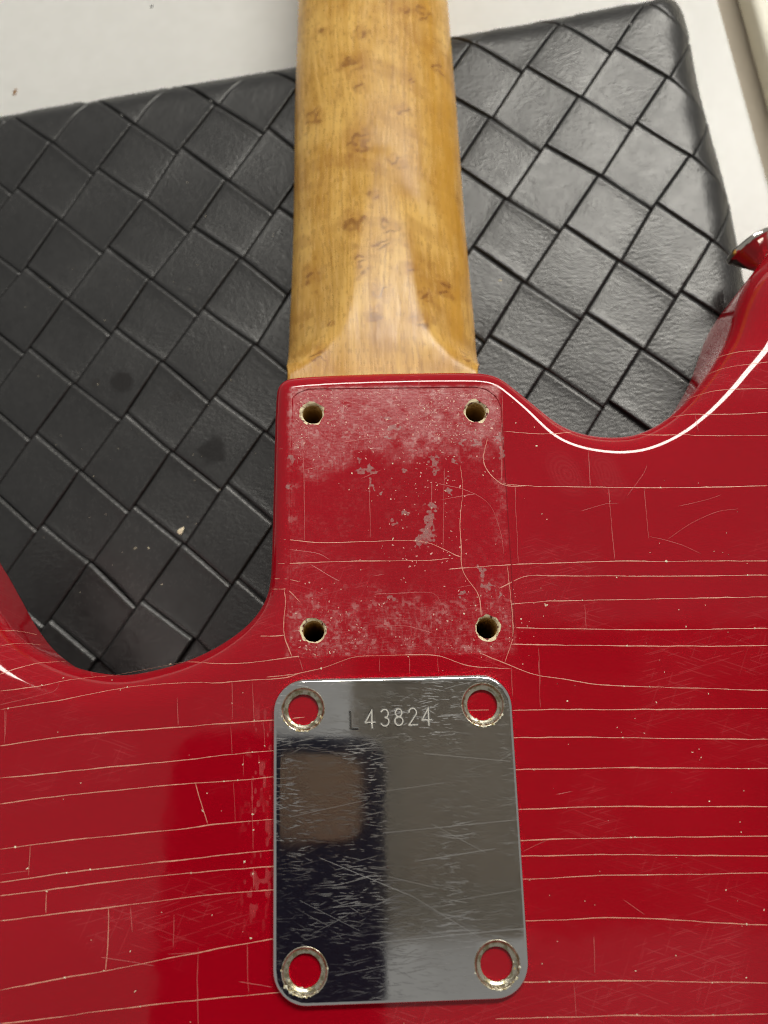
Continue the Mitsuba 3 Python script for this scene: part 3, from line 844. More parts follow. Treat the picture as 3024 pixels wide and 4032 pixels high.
# ------------------------------------------------------------------ lacquer cracks: fine raised lines that follow the skin of the body
CRACKS = [
('cream',0.21,[(24.0,7.8),(24.98,7.54,-0.19,-0.76,-0.00,0.65),(25.4,7.4),(31.6,6.8),(38.4,6.6),(44.5,6.4),(51.1,6.2),(57.4,6.1),(63.7,6.0),(70.1,6.0),(76.6,6.0),(83.2,6.1),(85.6,6.1)]),
('cream',0.21,[(11.1,-12.2),(17.7,-11.8),(24.0,-11.5),(30.8,-11.3),(37.3,-11.2),(43.3,-11.1),(49.8,-11.1),(55.8,-11.2),(62.2,-11.3),(68.5,-11.4),(74.7,-11.5),(80.9,-11.6),(83.2,-11.6)]),
('cream',0.21,[(22.2,-16.7),(28.2,-14.2),(34.6,-14.2),(40.6,-14.3),(46.8,-14.4),(53.2,-14.6),(60.0,-14.7),(66.0,-14.8),(72.4,-14.8),(78.8,-14.8),(82.8,-14.9)]),
('cream',0.21,[(24.5,-20.4),(25.15,-20.37,-0.04,-0.70,0.01,0.71),(25.8,-20.3),(32.5,-19.9),(38.9,-19.8),(45.7,-19.8),(52.2,-19.8),(58.7,-19.8),(65.0,-19.8),(71.3,-19.8),(77.5,-19.8),(82.1,-19.8)]),
('cream',0.21,[(24.7,-25.6),(31.4,-25.9),(37.4,-26.1),(43.5,-26.3),(49.6,-26.5),(55.7,-26.7),(62.1,-26.8),(68.2,-26.8),(74.5,-26.8),(81.2,-26.8)]),
('cream',0.21,[(24.1,-29.2),(30.5,-29.5),(36.9,-29.7),(43.6,-29.9),(50.1,-30.1),(56.3,-30.3),(62.7,-30.4),(69.1,-30.6),(75.5,-30.6),(80.7,-30.6)]),
('cream',0.21,[(25.3,20.3),(32.1,19.6),(36.36,19.51,-0.04,0.08,0.09,0.99),(37.30,19.58,-0.15,0.14,0.18,0.97),(38.86,19.81,-0.53,0.22,0.35,0.91),(40.62,20.28,-1.29,0.28,0.55,0.79),(41.46,20.67,-1.96,0.31,0.67,0.68)]),
('cream',0.19,[(57.77,20.25,-3.40,-0.23,0.84,0.49),(58.93,19.81,-2.30,-0.23,0.72,0.65),(60.33,19.49,-1.55,-0.23,0.60,0.77),(61.17,19.35,-1.21,-0.22,0.53,0.82),(62.54,19.17,-0.78,-0.19,0.43,0.88),(64.12,19.02,-0.41,-0.16,0.31,0.94),(65.78,18.90,-0.16,-0.10,0.19,0.98),(67.36,18.83,-0.03,-0.05,0.08,1.00),(68.1,18.8),(74.4,18.5),(81.0,18.5),(87.3,18.5)]),
('cream',0.19,[(65.89,24.83,-4.76,-0.55,0.78,0.30),(66.67,24.74,-3.54,-0.51,0.71,0.48),(67.71,24.61,-2.48,-0.46,0.62,0.64),(68.92,24.47,-1.63,-0.39,0.51,0.76),(70.45,24.29,-0.89,-0.30,0.39,0.87),(71.82,24.13,-0.44,-0.22,0.27,0.94),(73.41,23.97,-0.13,-0.12,0.15,0.98),(75.1,23.9),(81.4,23.9),(88.1,24.2)]),
('cream',0.19,[(76.91,36.60,-22.40,-0.79,0.62,0.00),(71.78,30.47,-6.66,-0.72,0.69,0.11),(71.95,30.18,-5.15,-0.67,0.67,0.31),(72.40,30.15,-4.29,-0.64,0.64,0.43),(72.99,30.14,-3.51,-0.60,0.60,0.53),(74.03,30.17,-2.57,-0.53,0.53,0.66),(75.27,30.24,-1.76,-0.45,0.45,0.77),(76.66,30.27,-1.08,-0.36,0.36,0.86),(77.93,30.25,-0.62,-0.28,0.27,0.92),(79.31,30.21,-0.27,-0.18,0.18,0.97),(80.86,30.19,-0.06,-0.09,0.09,0.99),(82.4,30.2),(88.9,30.3)]),
('cream',0.19,[(81.32,42.66,-23.70,-0.83,0.56,0.00),(80.25,41.11,-19.20,-0.82,0.58,0.00),(79.10,39.51,-14.57,-0.81,0.59,0.00),(77.74,37.67,-9.47,-0.80,0.60,0.00),(77.30,36.83,-6.72,-0.76,0.62,0.19),(77.56,36.73,-5.71,-0.73,0.60,0.32),(78.35,36.71,-4.31,-0.67,0.56,0.49),(79.29,36.74,-3.26,-0.60,0.51,0.61),(80.34,36.76,-2.39,-0.53,0.45,0.72),(81.41,36.74,-1.70,-0.45,0.39,0.80),(82.91,36.71,-0.98,-0.34,0.31,0.89),(84.13,36.71,-0.57,-0.26,0.24,0.93),(85.61,36.75,-0.24,-0.17,0.16,0.97),(87.26,36.86,-0.05,-0.08,0.08,0.99),(89.0,37.0),(89.8,37.1)]),
('cream',0.19,[(84.77,48.38,-28.57,-0.89,0.45,-0.00),(84.33,47.55,-25.35,-0.88,0.47,0.00),(83.86,46.69,-22.06,-0.87,0.49,0.00),(83.30,45.73,-18.66,-0.86,0.51,0.00),(82.55,44.53,-14.94,-0.84,0.53,0.00),(81.63,43.11,-11.01,-0.83,0.56,0.00),(80.98,42.00,-7.93,-0.80,0.58,0.14),(81.09,41.66,-6.60,-0.77,0.58,0.28),(81.39,41.42,-5.53,-0.72,0.56,0.40),(82.24,41.13,-4.01,-0.64,0.52,0.56),(83.35,40.92,-2.79,-0.55,0.46,0.70),(84.54,40.77,-1.90,-0.46,0.39,0.80),(85.79,40.59,-1.21,-0.37,0.32,0.87),(87.06,40.46,-0.70,-0.28,0.25,0.93),(88.32,40.35,-0.36,-0.20,0.18,0.96),(89.60,40.27,-0.13,-0.12,0.11,0.99),(90.25,40.26,-0.06,-0.09,0.08,0.99)]),
('cream',0.21,[(17.22,-30.95,-0.22,-0.00,0.79,0.61),(17.8,-31.3),(23.5,-33.8),(29.1,-36.0),(35.5,-37.1),(41.5,-38.2),(48.0,-38.8),(54.1,-39.1),(60.1,-39.4),(66.5,-39.7),(73.2,-40.1),(79.4,-40.4)]),
('cream',0.21,[(23.4,-43.4),(29.9,-43.4),(36.6,-43.5),(42.9,-43.7),(49.5,-43.8),(55.9,-43.9),(62.4,-44.0),(68.6,-44.1),(75.0,-44.1),(78.9,-44.2)]),
('cream',0.21,[(22.9,-49.1),(29.0,-49.2),(35.7,-49.3),(42.3,-49.5),(48.9,-49.7),(55.4,-50.0),(61.7,-50.2),(68.2,-50.4),(74.2,-50.6),(78.0,-50.7)]),
('cream',0.21,[(22.9,-55.7),(29.3,-55.7),(35.8,-55.8),(42.3,-55.8),(49.0,-55.9),(55.7,-56.1),(62.4,-56.3),(69.1,-56.5),(75.7,-56.7),(77.2,-56.7)]),
('cream',0.21,[(22.9,-63.7),(29.3,-63.7),(35.6,-63.6),(41.9,-63.6),(48.0,-63.7),(54.1,-63.9),(60.8,-64.1),(66.8,-64.2),(73.1,-64.4),(76.1,-64.5)]),
('cream',0.21,[(22.9,-69.9),(29.5,-69.8),(36.1,-69.8),(42.2,-69.8),(48.7,-69.9),(55.5,-70.0),(61.5,-70.1),(68.3,-70.2),(74.6,-70.3),(75.3,-70.3)]),
('cream',0.21,[(22.8,-72.9),(29.5,-73.0),(36.0,-73.0),(42.5,-73.1),(48.8,-73.3),(54.9,-73.6),(61.5,-73.8),(68.0,-74.0),(74.1,-74.2),(74.8,-74.2)]),
('cream',0.21,[(22.9,-77.4),(29.5,-77.3),(35.6,-77.1),(42.1,-77.1),(48.5,-77.2),(54.8,-77.3),(61.4,-77.4),(67.6,-77.4),(73.6,-77.5),(74.4,-77.6)]),
('cream',0.21,[(23.1,-85.3),(29.5,-85.3),(35.7,-85.2),(41.9,-85.2),(48.0,-85.5),(54.3,-86.0),(61.0,-86.6),(67.2,-87.1),(73.0,-87.5)]),
('cream',0.21,[(21.7,-96.6),(28.3,-96.7),(34.7,-96.8),(41.1,-96.9),(47.1,-97.1),(53.1,-97.4),(59.5,-97.7),(65.8,-97.9),(71.6,-98.2)]),
('cream',0.21,[(16.4,-103.0),(22.9,-103.1),(29.1,-103.1),(35.4,-103.2),(41.9,-103.2),(48.1,-103.4),(54.2,-103.6),(60.4,-103.7),(66.7,-103.7),(70.8,-103.8)]),
('cream',0.21,[(11.6,-43.1),(17.7,-43.2),(18.3,-43.2)]),
('pink',0.15,[(29.8,-32.8),(29.6,-39.1),(29.5,-43.0)]),
('pink',0.15,[(37.2,-88.6),(36.9,-94.6),(36.9,-95.3)]),
('pink',0.15,[(32.5,-97.0),(32.5,-103.1)]),
('pink',0.15,[(23.8,-34.1),(23.6,-40.5)]),
('pink',0.15,[(23.7,-72.1),(28.8,-70.0)]),
('pink',0.15,[(31.6,-60.9),(35.1,-60.4)]),
('pink',0.15,[(43.9,-81.8),(48.0,-84.9)]),
('cream',0.21,[(-84.5,-48.4),(-78.1,-47.5),(-71.8,-46.8),(-65.6,-46.3),(-59.0,-45.9),(-52.8,-45.6),(-46.5,-45.3),(-40.3,-44.9),(-33.6,-44.6),(-27.1,-44.3),(-24.8,-44.2)]),
('cream',0.21,[(-23.6,-44.1),(-21.0,-43.8)]),
('cream',0.21,[(-84.0,-54.8),(-77.5,-54.4),(-71.1,-53.9),(-64.5,-53.4),(-57.9,-52.9),(-51.4,-52.5),(-44.9,-52.0),(-38.7,-51.4),(-32.7,-50.9),(-27.1,-50.6)]),
('cream',0.21,[(-83.5,-60.0),(-77.4,-59.3),(-71.1,-58.7),(-64.9,-58.2),(-58.6,-57.8),(-52.2,-57.3),(-46.1,-56.9),(-40.1,-56.7),(-33.8,-56.4),(-27.4,-55.9),(-26.7,-55.9)]),
('cream',0.21,[(-82.8,-68.8),(-76.7,-68.2),(-70.6,-67.6),(-64.4,-67.1),(-58.3,-66.7),(-51.9,-66.2),(-45.8,-65.8),(-39.7,-65.1),(-33.5,-64.7),(-27.0,-64.4)]),
('cream',0.21,[(-82.3,-75.2),(-76.2,-74.5),(-70.2,-73.8),(-63.6,-73.2),(-57.4,-72.7),(-51.2,-72.2),(-44.8,-71.7),(-38.4,-71.2),(-32.0,-70.7),(-27.0,-70.4)]),
('cream',0.21,[(-82.1,-77.7),(-75.7,-77.1),(-69.4,-76.5),(-63.3,-75.9),(-56.6,-75.3),(-50.5,-74.8),(-44.0,-74.4),(-37.6,-74.0),(-31.2,-73.7),(-27.0,-73.5)]),
('cream',0.21,[(-81.7,-82.4),(-75.2,-81.8),(-69.0,-81.2),(-62.8,-80.7),(-56.3,-80.1),(-50.1,-79.5),(-43.8,-78.9),(-37.5,-78.5),(-31.2,-78.2),(-26.9,-78.0)]),
('cream',0.21,[(-80.6,-95.0),(-74.6,-94.1),(-68.1,-93.1),(-61.8,-92.4),(-55.3,-91.4),(-49.3,-90.4),(-43.2,-89.5),(-37.1,-88.5),(-31.0,-87.7),(-26.9,-87.2)]),
('cream',0.21,[(-80.1,-101.0),(-73.8,-100.5),(-67.8,-100.0),(-61.7,-99.4),(-55.5,-98.9),(-49.4,-98.4),(-43.3,-98.0),(-37.2,-97.6),(-30.9,-97.3),(-25.4,-97.0)]),
('cream',0.18,[(-88.04,-23.44,-4.33,0.60,0.56,0.57),(-87.20,-23.21,-5.65,0.65,0.62,0.44),(-86.84,-23.07,-6.48,0.67,0.65,0.35),(-86.54,-22.91,-7.49,0.69,0.68,0.25),(-86.38,-22.72,-8.80,0.71,0.70,0.12),(-86.68,-22.29,-11.87,0.72,0.69,0.00),(-87.09,-21.85,-15.21,0.74,0.67,0.00),(-87.42,-21.47,-18.28,0.75,0.66,0.00),(-87.73,-21.11,-21.24,0.76,0.64,0.00),(-88.08,-20.70,-24.80,0.77,0.63,0.00),(-88.37,-20.34,-28.08,0.78,0.62,0.00),(-88.65,-19.97,-31.41,0.79,0.62,-0.00)]),
('cream',0.18,[(-87.02,-27.08,-2.23,0.41,0.48,0.78),(-86.02,-26.73,-3.07,0.46,0.55,0.69),(-85.07,-26.39,-4.10,0.51,0.63,0.59),(-84.21,-26.11,-5.30,0.54,0.69,0.47),(-83.38,-25.87,-6.97,0.58,0.76,0.30),(-83.06,-25.76,-8.00,0.59,0.78,0.20),(-83.02,-25.54,-10.01,0.60,0.80,0.00),(-83.82,-24.92,-14.77,0.62,0.78,0.00),(-84.53,-24.33,-19.40,0.65,0.76,0.00),(-85.20,-23.75,-23.90,0.67,0.74,0.00)]),
('cream',0.18,[(-85.79,-33.46,-0.20,0.11,0.16,0.98),(-84.62,-32.95,-0.47,0.16,0.25,0.95),(-83.47,-32.46,-0.85,0.21,0.34,0.92),(-82.40,-32.02,-1.32,0.25,0.43,0.87),(-81.32,-31.60,-1.91,0.29,0.51,0.81),(-80.29,-31.23,-2.56,0.32,0.59,0.74),(-79.29,-30.90,-3.32,0.34,0.66,0.67),(-78.24,-30.61,-4.25,0.36,0.73,0.58),(-77.18,-30.36,-5.37,0.38,0.80,0.46),(-76.63,-30.24,-6.09,0.38,0.84,0.39),(-76.17,-30.13,-6.87,0.39,0.87,0.31),(-75.75,-29.98,-8.03,0.40,0.90,0.20),(-79.04,-28.13,-21.90,0.48,0.88,0.00),(-81.35,-26.74,-32.46,0.56,0.83,-0.00)]),
('cream',0.18,[(-85.4,-37.0),(-82.94,-36.77,-0.02,0.03,0.05,1.00),(-81.64,-36.61,-0.09,0.06,0.12,0.99),(-80.45,-36.46,-0.20,0.08,0.18,0.98),(-79.21,-36.31,-0.35,0.11,0.24,0.97),(-77.92,-36.11,-0.57,0.13,0.30,0.94),(-76.64,-35.87,-0.86,0.15,0.37,0.92),(-75.35,-35.56,-1.23,0.17,0.45,0.88),(-74.04,-35.21,-1.69,0.18,0.53,0.83),(-72.76,-34.88,-2.23,0.19,0.60,0.78),(-71.46,-34.60,-2.80,0.19,0.67,0.72),(-70.13,-34.35,-3.41,0.18,0.73,0.66),(-68.83,-34.14,-4.04,0.17,0.78,0.60),(-67.52,-33.93,-4.72,0.15,0.83,0.53),(-66.20,-33.74,-5.44,0.14,0.88,0.46),(-64.88,-33.57,-6.22,0.11,0.92,0.38),(-63.60,-33.36,-7.20,0.08,0.96,0.28),(-63.06,-33.17,-8.17,0.06,0.98,0.18),(-47.98,-30.64,-7.53,-0.31,0.92,0.23),(-47.02,-30.84,-5.96,-0.32,0.86,0.39),(-46.24,-30.97,-5.11,-0.32,0.82,0.47),(-45.53,-31.08,-4.48,-0.33,0.78,0.54),(-44.68,-31.20,-3.83,-0.33,0.73,0.60),(-43.91,-31.33,-3.30,-0.32,0.68,0.65),(-43.16,-31.45,-2.82,-0.32,0.64,0.70)]),
('cream',0.18,[(-85.1,-40.9),(-78.8,-40.0),(-76.80,-39.75,-0.01,0.01,0.03,1.00),(-75.52,-39.59,-0.05,0.03,0.10,0.99),(-74.26,-39.41,-0.12,0.05,0.15,0.99),(-73.01,-39.22,-0.22,0.06,0.20,0.98),(-71.63,-38.96,-0.37,0.07,0.26,0.96),(-70.27,-38.67,-0.56,0.07,0.32,0.94),(-68.93,-38.38,-0.77,0.08,0.38,0.92),(-67.63,-38.11,-1.00,0.07,0.43,0.90),(-66.35,-37.85,-1.24,0.07,0.48,0.88),(-65.09,-37.59,-1.49,0.06,0.52,0.85),(-63.87,-37.36,-1.71,0.05,0.56,0.83),(-62.72,-37.14,-1.92,0.02,0.59,0.81),(-61.29,-36.88,-2.13,-0.01,0.62,0.79),(-59.96,-36.66,-2.27,-0.04,0.63,0.77),(-58.67,-36.48,-2.33,-0.07,0.64,0.77),(-57.30,-36.33,-2.30,-0.10,0.63,0.77),(-55.89,-36.24,-2.17,-0.12,0.61,0.78),(-54.96,-36.19,-2.07,-0.12,0.60,0.79),(-53.65,-36.13,-1.91,-0.13,0.57,0.81),(-52.13,-36.07,-1.70,-0.13,0.54,0.83),(-50.52,-36.01,-1.49,-0.14,0.51,0.85),(-48.97,-35.97,-1.25,-0.14,0.46,0.87),(-47.50,-35.96,-1.02,-0.14,0.42,0.90),(-46.07,-35.96,-0.80,-0.14,0.37,0.92),(-44.71,-35.98,-0.59,-0.13,0.32,0.94),(-43.36,-36.00,-0.41,-0.12,0.26,0.96),(-42.67,-36.01,-0.32,-0.11,0.23,0.97)]),
('cream',0.18,[(-43.16,-31.42,-2.85,-0.32,0.64,0.70),(-42.22,-31.66,-2.25,-0.31,0.57,0.76),(-41.25,-31.79,-1.79,-0.29,0.51,0.81),(-39.99,-31.91,-1.29,-0.27,0.44,0.86),(-38.41,-32.04,-0.79,-0.23,0.34,0.91),(-36.72,-32.14,-0.38,-0.18,0.23,0.96),(-35.11,-32.17,-0.13,-0.11,0.13,0.98),(-33.62,-32.11,-0.02,-0.04,0.05,1.00),(-32.9,-32.1),(-26.2,-31.4),(-23.3,-31.0)]),
('cream',0.18,[(-42.67,-36.02,-0.32,-0.11,0.23,0.97),(-40.91,-36.24,-0.11,-0.07,0.14,0.99),(-39.81,-36.21,-0.05,-0.05,0.09,0.99),(-38.4,-36.2),(-31.8,-35.8),(-25.4,-35.5),(-21.7,-34.5)]),
('pink',0.15,[(-73.74,-35.17,-1.79,0.19,0.54,0.82),(-73.71,-36.42,-1.09,0.14,0.43,0.89),(-74.54,-37.35,-0.60,0.11,0.32,0.94),(-75.53,-37.66,-0.39,0.09,0.26,0.96),(-76.85,-37.98,-0.21,0.07,0.19,0.98),(-78.26,-38.31,-0.07,0.05,0.11,0.99),(-79.55,-38.64,-0.01,0.01,0.03,1.00),(-80.2,-38.8),(-85.2,-39.9)]),
('pink',0.15,[(-67.48,-33.76,-5.01,0.16,0.85,0.50),(-67.85,-33.22,-5.90,0.18,0.89,0.41),(-68.19,-32.71,-7.08,0.20,0.94,0.29),(-68.26,-32.39,-8.36,0.21,0.96,0.16)]),
('pink',0.15,[(-83.8,-41.2),(-83.6,-46.4)]),
('cream',0.17,[(-76.7,-68.4),(-76.7,-74.0)]),
('cream',0.17,[(-72.9,-77.1),(-72.7,-81.2)]),
('cream',0.17,[(-60.3,-80.5),(-60.1,-86.8),(-60.3,-92.0)]),
('cream',0.17,[(-43.7,-56.9),(-41.6,-63.0),(-40.9,-65.0)]),
('pink',0.16,[(-82.4,-73.7),(-76.9,-73.1)]),
('pink',0.16,[(-36.5,-35.9),(-36.3,-42.4),(-36.3,-44.0)]),
('pink',0.16,[(-32.2,-36.2),(-31.8,-42.7),(-31.7,-44.3)]),
('pink',0.16,[(-36.6,-45.1),(-36.2,-51.2)]),
('pink',0.16,[(-29.7,-44.5),(-29.3,-50.0)]),
('pink',0.16,[(-35.8,-56.8),(-35.4,-63.2),(-35.3,-64.6)]),
('pink',0.16,[(-32.0,-56.5),(-31.8,-62.7),(-31.6,-68.9),(-31.5,-70.3)]),
('pink',0.16,[(-33.8,-51.4),(-33.8,-55.7)]),
('pink',0.16,[(-30.6,-51.3),(-30.3,-55.8)]),
('pink',0.16,[(-32.5,-87.9),(-32.3,-94.2),(-32.1,-97.0)]),
('pink',0.16,[(-47.2,-82.1),(-47.1,-88.2)]),
('pink',0.16,[(-42.2,-88.3),(-42.2,-94.9),(-41.9,-101.2),(-41.8,-102.2)]),
('pink',0.16,[(-31.5,-73.8),(-31.3,-77.8)]),
('pink',0.16,[(-84.0,-41.0),(-83.7,-47.1),(-83.7,-47.8)]),
('pink',0.16,[(-61.3,-89.6),(-55.2,-90.7),(-50.8,-91.5)]),
('pink',0.16,[(-48.1,-89.4),(-42.0,-89.3),(-40.7,-89.1)]),
('pink',0.16,[(-48.04,-39.11,-0.12,-0.05,0.15,0.99),(-47.9,-40.8),(-47.6,-44.9)]),
('pink',0.16,[(-56.0,-80.5),(-55.4,-85.3)]),
('pink',0.16,[(-34.1,-94.8),(-27.5,-96.0)]),
('cream',0.18,[(-26.95,-10.14,-0.66,-0.57,0.00,0.82),(-26.13,-10.23,-0.24,-0.35,-0.00,0.94),(-24.5,-10.3),(-18.2,-10.1),(-12.0,-10.0),(-6.0,-10.0),(0.3,-10.1),(7.2,-10.1),(11.3,-9.7)]),
('cream',0.18,[(-26.59,-4.50,-0.49,-0.50,0.01,0.86),(-25.33,-4.75,-0.04,-0.15,0.00,0.99),(-24.6,-4.8),(-18.1,-5.6),(-11.4,-5.6),(-4.9,-5.5),(1.3,-5.4),(7.3,-6.3),(13.2,-9.2),(13.8,-9.2)]),
('cream',0.18,[(21.4,18.7),(20.3,12.4),(24.3,7.4),(30.0,6.9)]),
('cream',0.18,[(14.8,12.2),(15.1,6.2),(14.2,-0.2),(14.1,-6.8),(14.3,-12.8),(17.4,-18.0),(17.8,-22.8)]),
('cream',0.18,[(-28.75,-15.54,-2.60,-0.89,0.15,0.42),(-27.96,-15.79,-1.41,-0.72,0.09,0.69),(-27.22,-15.91,-0.77,-0.56,0.06,0.83),(-25.83,-16.05,-0.13,-0.25,0.02,0.97),(-24.5,-16.3),(-21.9,-19.0)]),
('cream',0.18,[(-28.37,-13.19,-2.33,-0.90,0.06,0.42),(-27.50,-13.49,-1.11,-0.69,0.02,0.73),(-26.68,-13.64,-0.50,-0.48,0.01,0.88),(-25.14,-13.80,-0.02,-0.11,-0.00,0.99),(-24.5,-13.9),(-21.9,-14.5)]),
('cream',0.18,[(-29.1,-35.3),(-23.0,-34.7),(-16.7,-33.4),(-10.5,-31.4),(-5.36,-31.12,-0.00,0.01,0.80,0.60),(-3.86,-31.09,-0.05,0.01,0.80,0.61),(-2.31,-31.06,-0.08,0.00,0.79,0.61),(-0.77,-31.06,-0.08,-0.00,0.79,0.61),(0.72,-31.08,-0.05,0.00,0.79,0.61),(2.3,-31.1),(8.3,-31.5),(14.3,-33.7),(20.9,-34.4),(23.6,-34.5)]),
('cream',0.18,[(25.4,20.3),(31.8,19.6),(35.1,19.5)]),
('cream',0.18,[(-25.39,-16.20,-0.05,-0.15,0.01,0.99),(-25.23,-17.60,-0.01,-0.08,0.01,1.00),(-25.1,-19.0),(-25.5,-25.6),(-23.7,-31.0)]),
('cream',0.18,[(24.3,-11.7),(24.5,-18.1),(24.7,-24.3),(24.48,-27.49,-0.15,-0.74,0.33,0.59),(24.4,-28.2),(22.4,-33.1)]),
('cream',0.18,[(-30.66,-26.39,-0.35,-0.25,0.19,0.95),(-29.77,-26.39,-0.16,-0.17,0.12,0.98),(-28.0,-26.4),(-25.3,-26.3)]),
('cream',0.18,[(-29.1,-31.7),(-22.9,-31.0),(-22.2,-30.9)]),
('pink',0.15,[(-26.58,-6.92,-0.46,-0.49,0.01,0.87),(-25.25,-7.05,-0.03,-0.12,0.00,0.99),(-24.6,-7.1),(-18.4,-8.0),(-15.2,-9.7)]),
('pink',0.15,[(-21.3,16.4),(-21.1,10.0),(-21.0,3.5),(-21.0,-2.9),(-20.9,-5.3)]),
('pink',0.15,[(-6.2,9.3),(-6.2,3.3),(-6.2,-3.2),(-6.2,-4.8)]),
('pink',0.15,[(8.1,8.3),(7.8,2.3),(7.4,-3.6)]),
('pink',0.15,[(11.1,11.5),(10.7,5.2),(10.4,-1.1),(10.0,-7.4)]),
('pink',0.15,[(-3.28,33.79,-0.19,-0.01,0.32,0.95),(-3.3,32.7),(-3.5,26.2)]),
('pink',0.15,[(6.10,34.72,-0.58,-0.00,0.54,0.84),(6.05,33.60,-0.10,-0.00,0.23,0.97),(6.0,32.7),(6.0,26.5)]),
('pink',0.15,[(21.54,34.16,-0.45,0.08,0.48,0.87),(21.16,33.23,-0.09,0.03,0.21,0.98),(20.8,32.4),(18.8,29.3)]),
('pink',0.15,[(25.5,30.0),(25.2,24.0),(25.11,21.44,-0.02,-0.74,-0.01,0.68),(25.04,19.83,-0.11,-0.76,-0.01,0.65),(24.96,18.27,-0.22,-0.78,-0.00,0.63),(24.9,17.4),(24.4,11.4),(24.1,8.0)]),
('pink',0.15,[(-5.6,-17.5),(1.1,-17.4),(7.6,-17.7),(9.9,-22.4)]),
('pink',0.15,[(-4.8,-31.6),(-4.8,-34.7)]),
('pink',0.15,[(1.7,-31.6),(1.7,-35.2)]),
('pink',0.15,[(7.8,-31.7),(7.9,-35.1)]),
('pink',0.15,[(-22.1,-31.4),(-21.3,-34.2)]),
('pink',0.15,[(-26.94,17.00,-1.04,-0.70,0.01,0.71),(-26.10,16.92,-0.42,-0.47,0.01,0.88),(-24.5,17.1),(-23.80,17.28,-0.23,0.93,-0.01,0.36),(-23.1,17.4),(-21.9,17.7)]),
('pink',0.15,[(-21.1,11.5),(-15.1,13.0),(-14.6,13.3)]),
('pink',0.15,[(9.2,7.9),(15.6,6.2),(20.8,2.9),(23.0,-3.1),(23.7,-9.0)]),
('pink',0.15,[(9.6,3.9),(16.3,5.0),(18.0,5.2)]),
('pink',0.15,[(12.7,-16.5),(16.5,-15.8)]),
('pink',0.15,[(-5.7,-24.8),(0.9,-24.7),(7.1,-26.5)]),
('pink',0.15,[(-6.2,-13.5),(-3.2,-13.1)]),
('pink',0.15,[(-19.6,-10.6),(-14.0,-14.1),(-13.3,-14.1)]),
('pink',0.15,[(-14.0,29.3),(-7.7,27.3),(-1.8,25.0),(0.8,23.4)]),
('pink',0.15,[(-13.0,18.0),(-7.0,18.9),(-0.5,19.8),(3.0,20.1)]),
('pink',0.15,[(-8.1,9.3),(-3.4,11.3)]),
('pink',0.15,[(27.1,7.0),(26.9,0.6),(26.8,-5.7),(26.7,-11.1)]),
('pink',0.15,[(48.6,6.1),(48.5,-0.2),(48.5,-6.7),(48.5,-10.7)]),
('pink',0.15,[(56.8,5.8),(56.7,-1.0),(56.6,-6.1)]),
('pink',0.15,[(25.3,27.8),(25.09,24.20,-0.04,-0.74,-0.01,0.67),(24.99,22.46,-0.18,-0.77,-0.00,0.63),(24.9,21.6),(24.5,15.4),(24.1,9.3),(24.0,8.4)]),
('pink',0.15,[(29.9,-30.0),(29.9,-36.7),(29.9,-38.3)]),
('pink',0.15,[(40.9,-20.5),(40.8,-26.1)]),
('pink',0.15,[(44.72,16.02,-0.12,0.04,0.18,0.98),(44.66,15.05,-0.01,0.01,0.04,1.00),(44.6,14.1),(44.4,7.7),(44.3,6.8)]),
('pink',0.10,[(56.5,-5.4),(62.8,-7.1),(68.4,-9.8)]),
('pink',0.10,[(60.9,-6.3),(66.6,-2.6),(72.8,-0.0),(78.0,0.7)]),
('pink',0.10,[(64.1,1.5),(70.6,2.9),(74.4,4.1)]),
('pink',0.10,[(41.5,0.7),(47.4,2.3),(50.7,2.5)]),
('pink',0.10,[(52.8,4.2),(57.0,9.5),(58.0,11.6)]),
('pink',0.10,[(70.86,24.03,-0.66,-0.26,0.33,0.91),(70.81,22.81,-0.30,-0.17,0.23,0.96),(70.81,21.65,-0.09,-0.09,0.13,0.99),(70.9,20.5),(70.9,19.5)])]



def ribbon(pts, nrm, w, jit, r):
    p, n = np.asarray(pts, float), np.asarray(nrm, float)
    t = np.gradient(p, axis=0)
    t /= np.linalg.norm(t, axis=1)[:, None] + 1e-9
    s = np.cross(n, t); s /= np.linalg.norm(s, axis=1)[:, None] + 1e-9
    ww = .72 * w * (1 + jit * r.normal(0, 1, len(p)))[:, None] / 2
    ww *= (.55 + .9 * meshkit.noise(np.c_[np.arange(len(p)) * .11, np.zeros(len(p)), np.full(len(p), r.integers(1000))], 4))[:, None]
    ww[0] *= .3; ww[-1] *= .3
    p = p + s * (meshkit.fbm(np.c_[np.cumsum(np.r_[0, np.linalg.norm(np.diff(p, axis=0), axis=1)]) * .35, np.zeros(len(p)), np.full(len(p), r.integers(1000))], 2, 1) - .5)[:, None] * .12
    V = np.stack([p - s * ww + n * .010, p + n * .034, p + s * ww + n * .010], 1).reshape(-1, 3)
    i = np.arange(len(p) - 1) * 3
    F = np.vstack([np.stack([i, i + 3, i + 4], 1), np.stack([i, i + 4, i + 1], 1), np.stack([i + 1, i + 4, i + 5], 1), np.stack([i + 1, i + 5, i + 2], 1)])
    return trimesh.Trimesh(V, F, process=False)


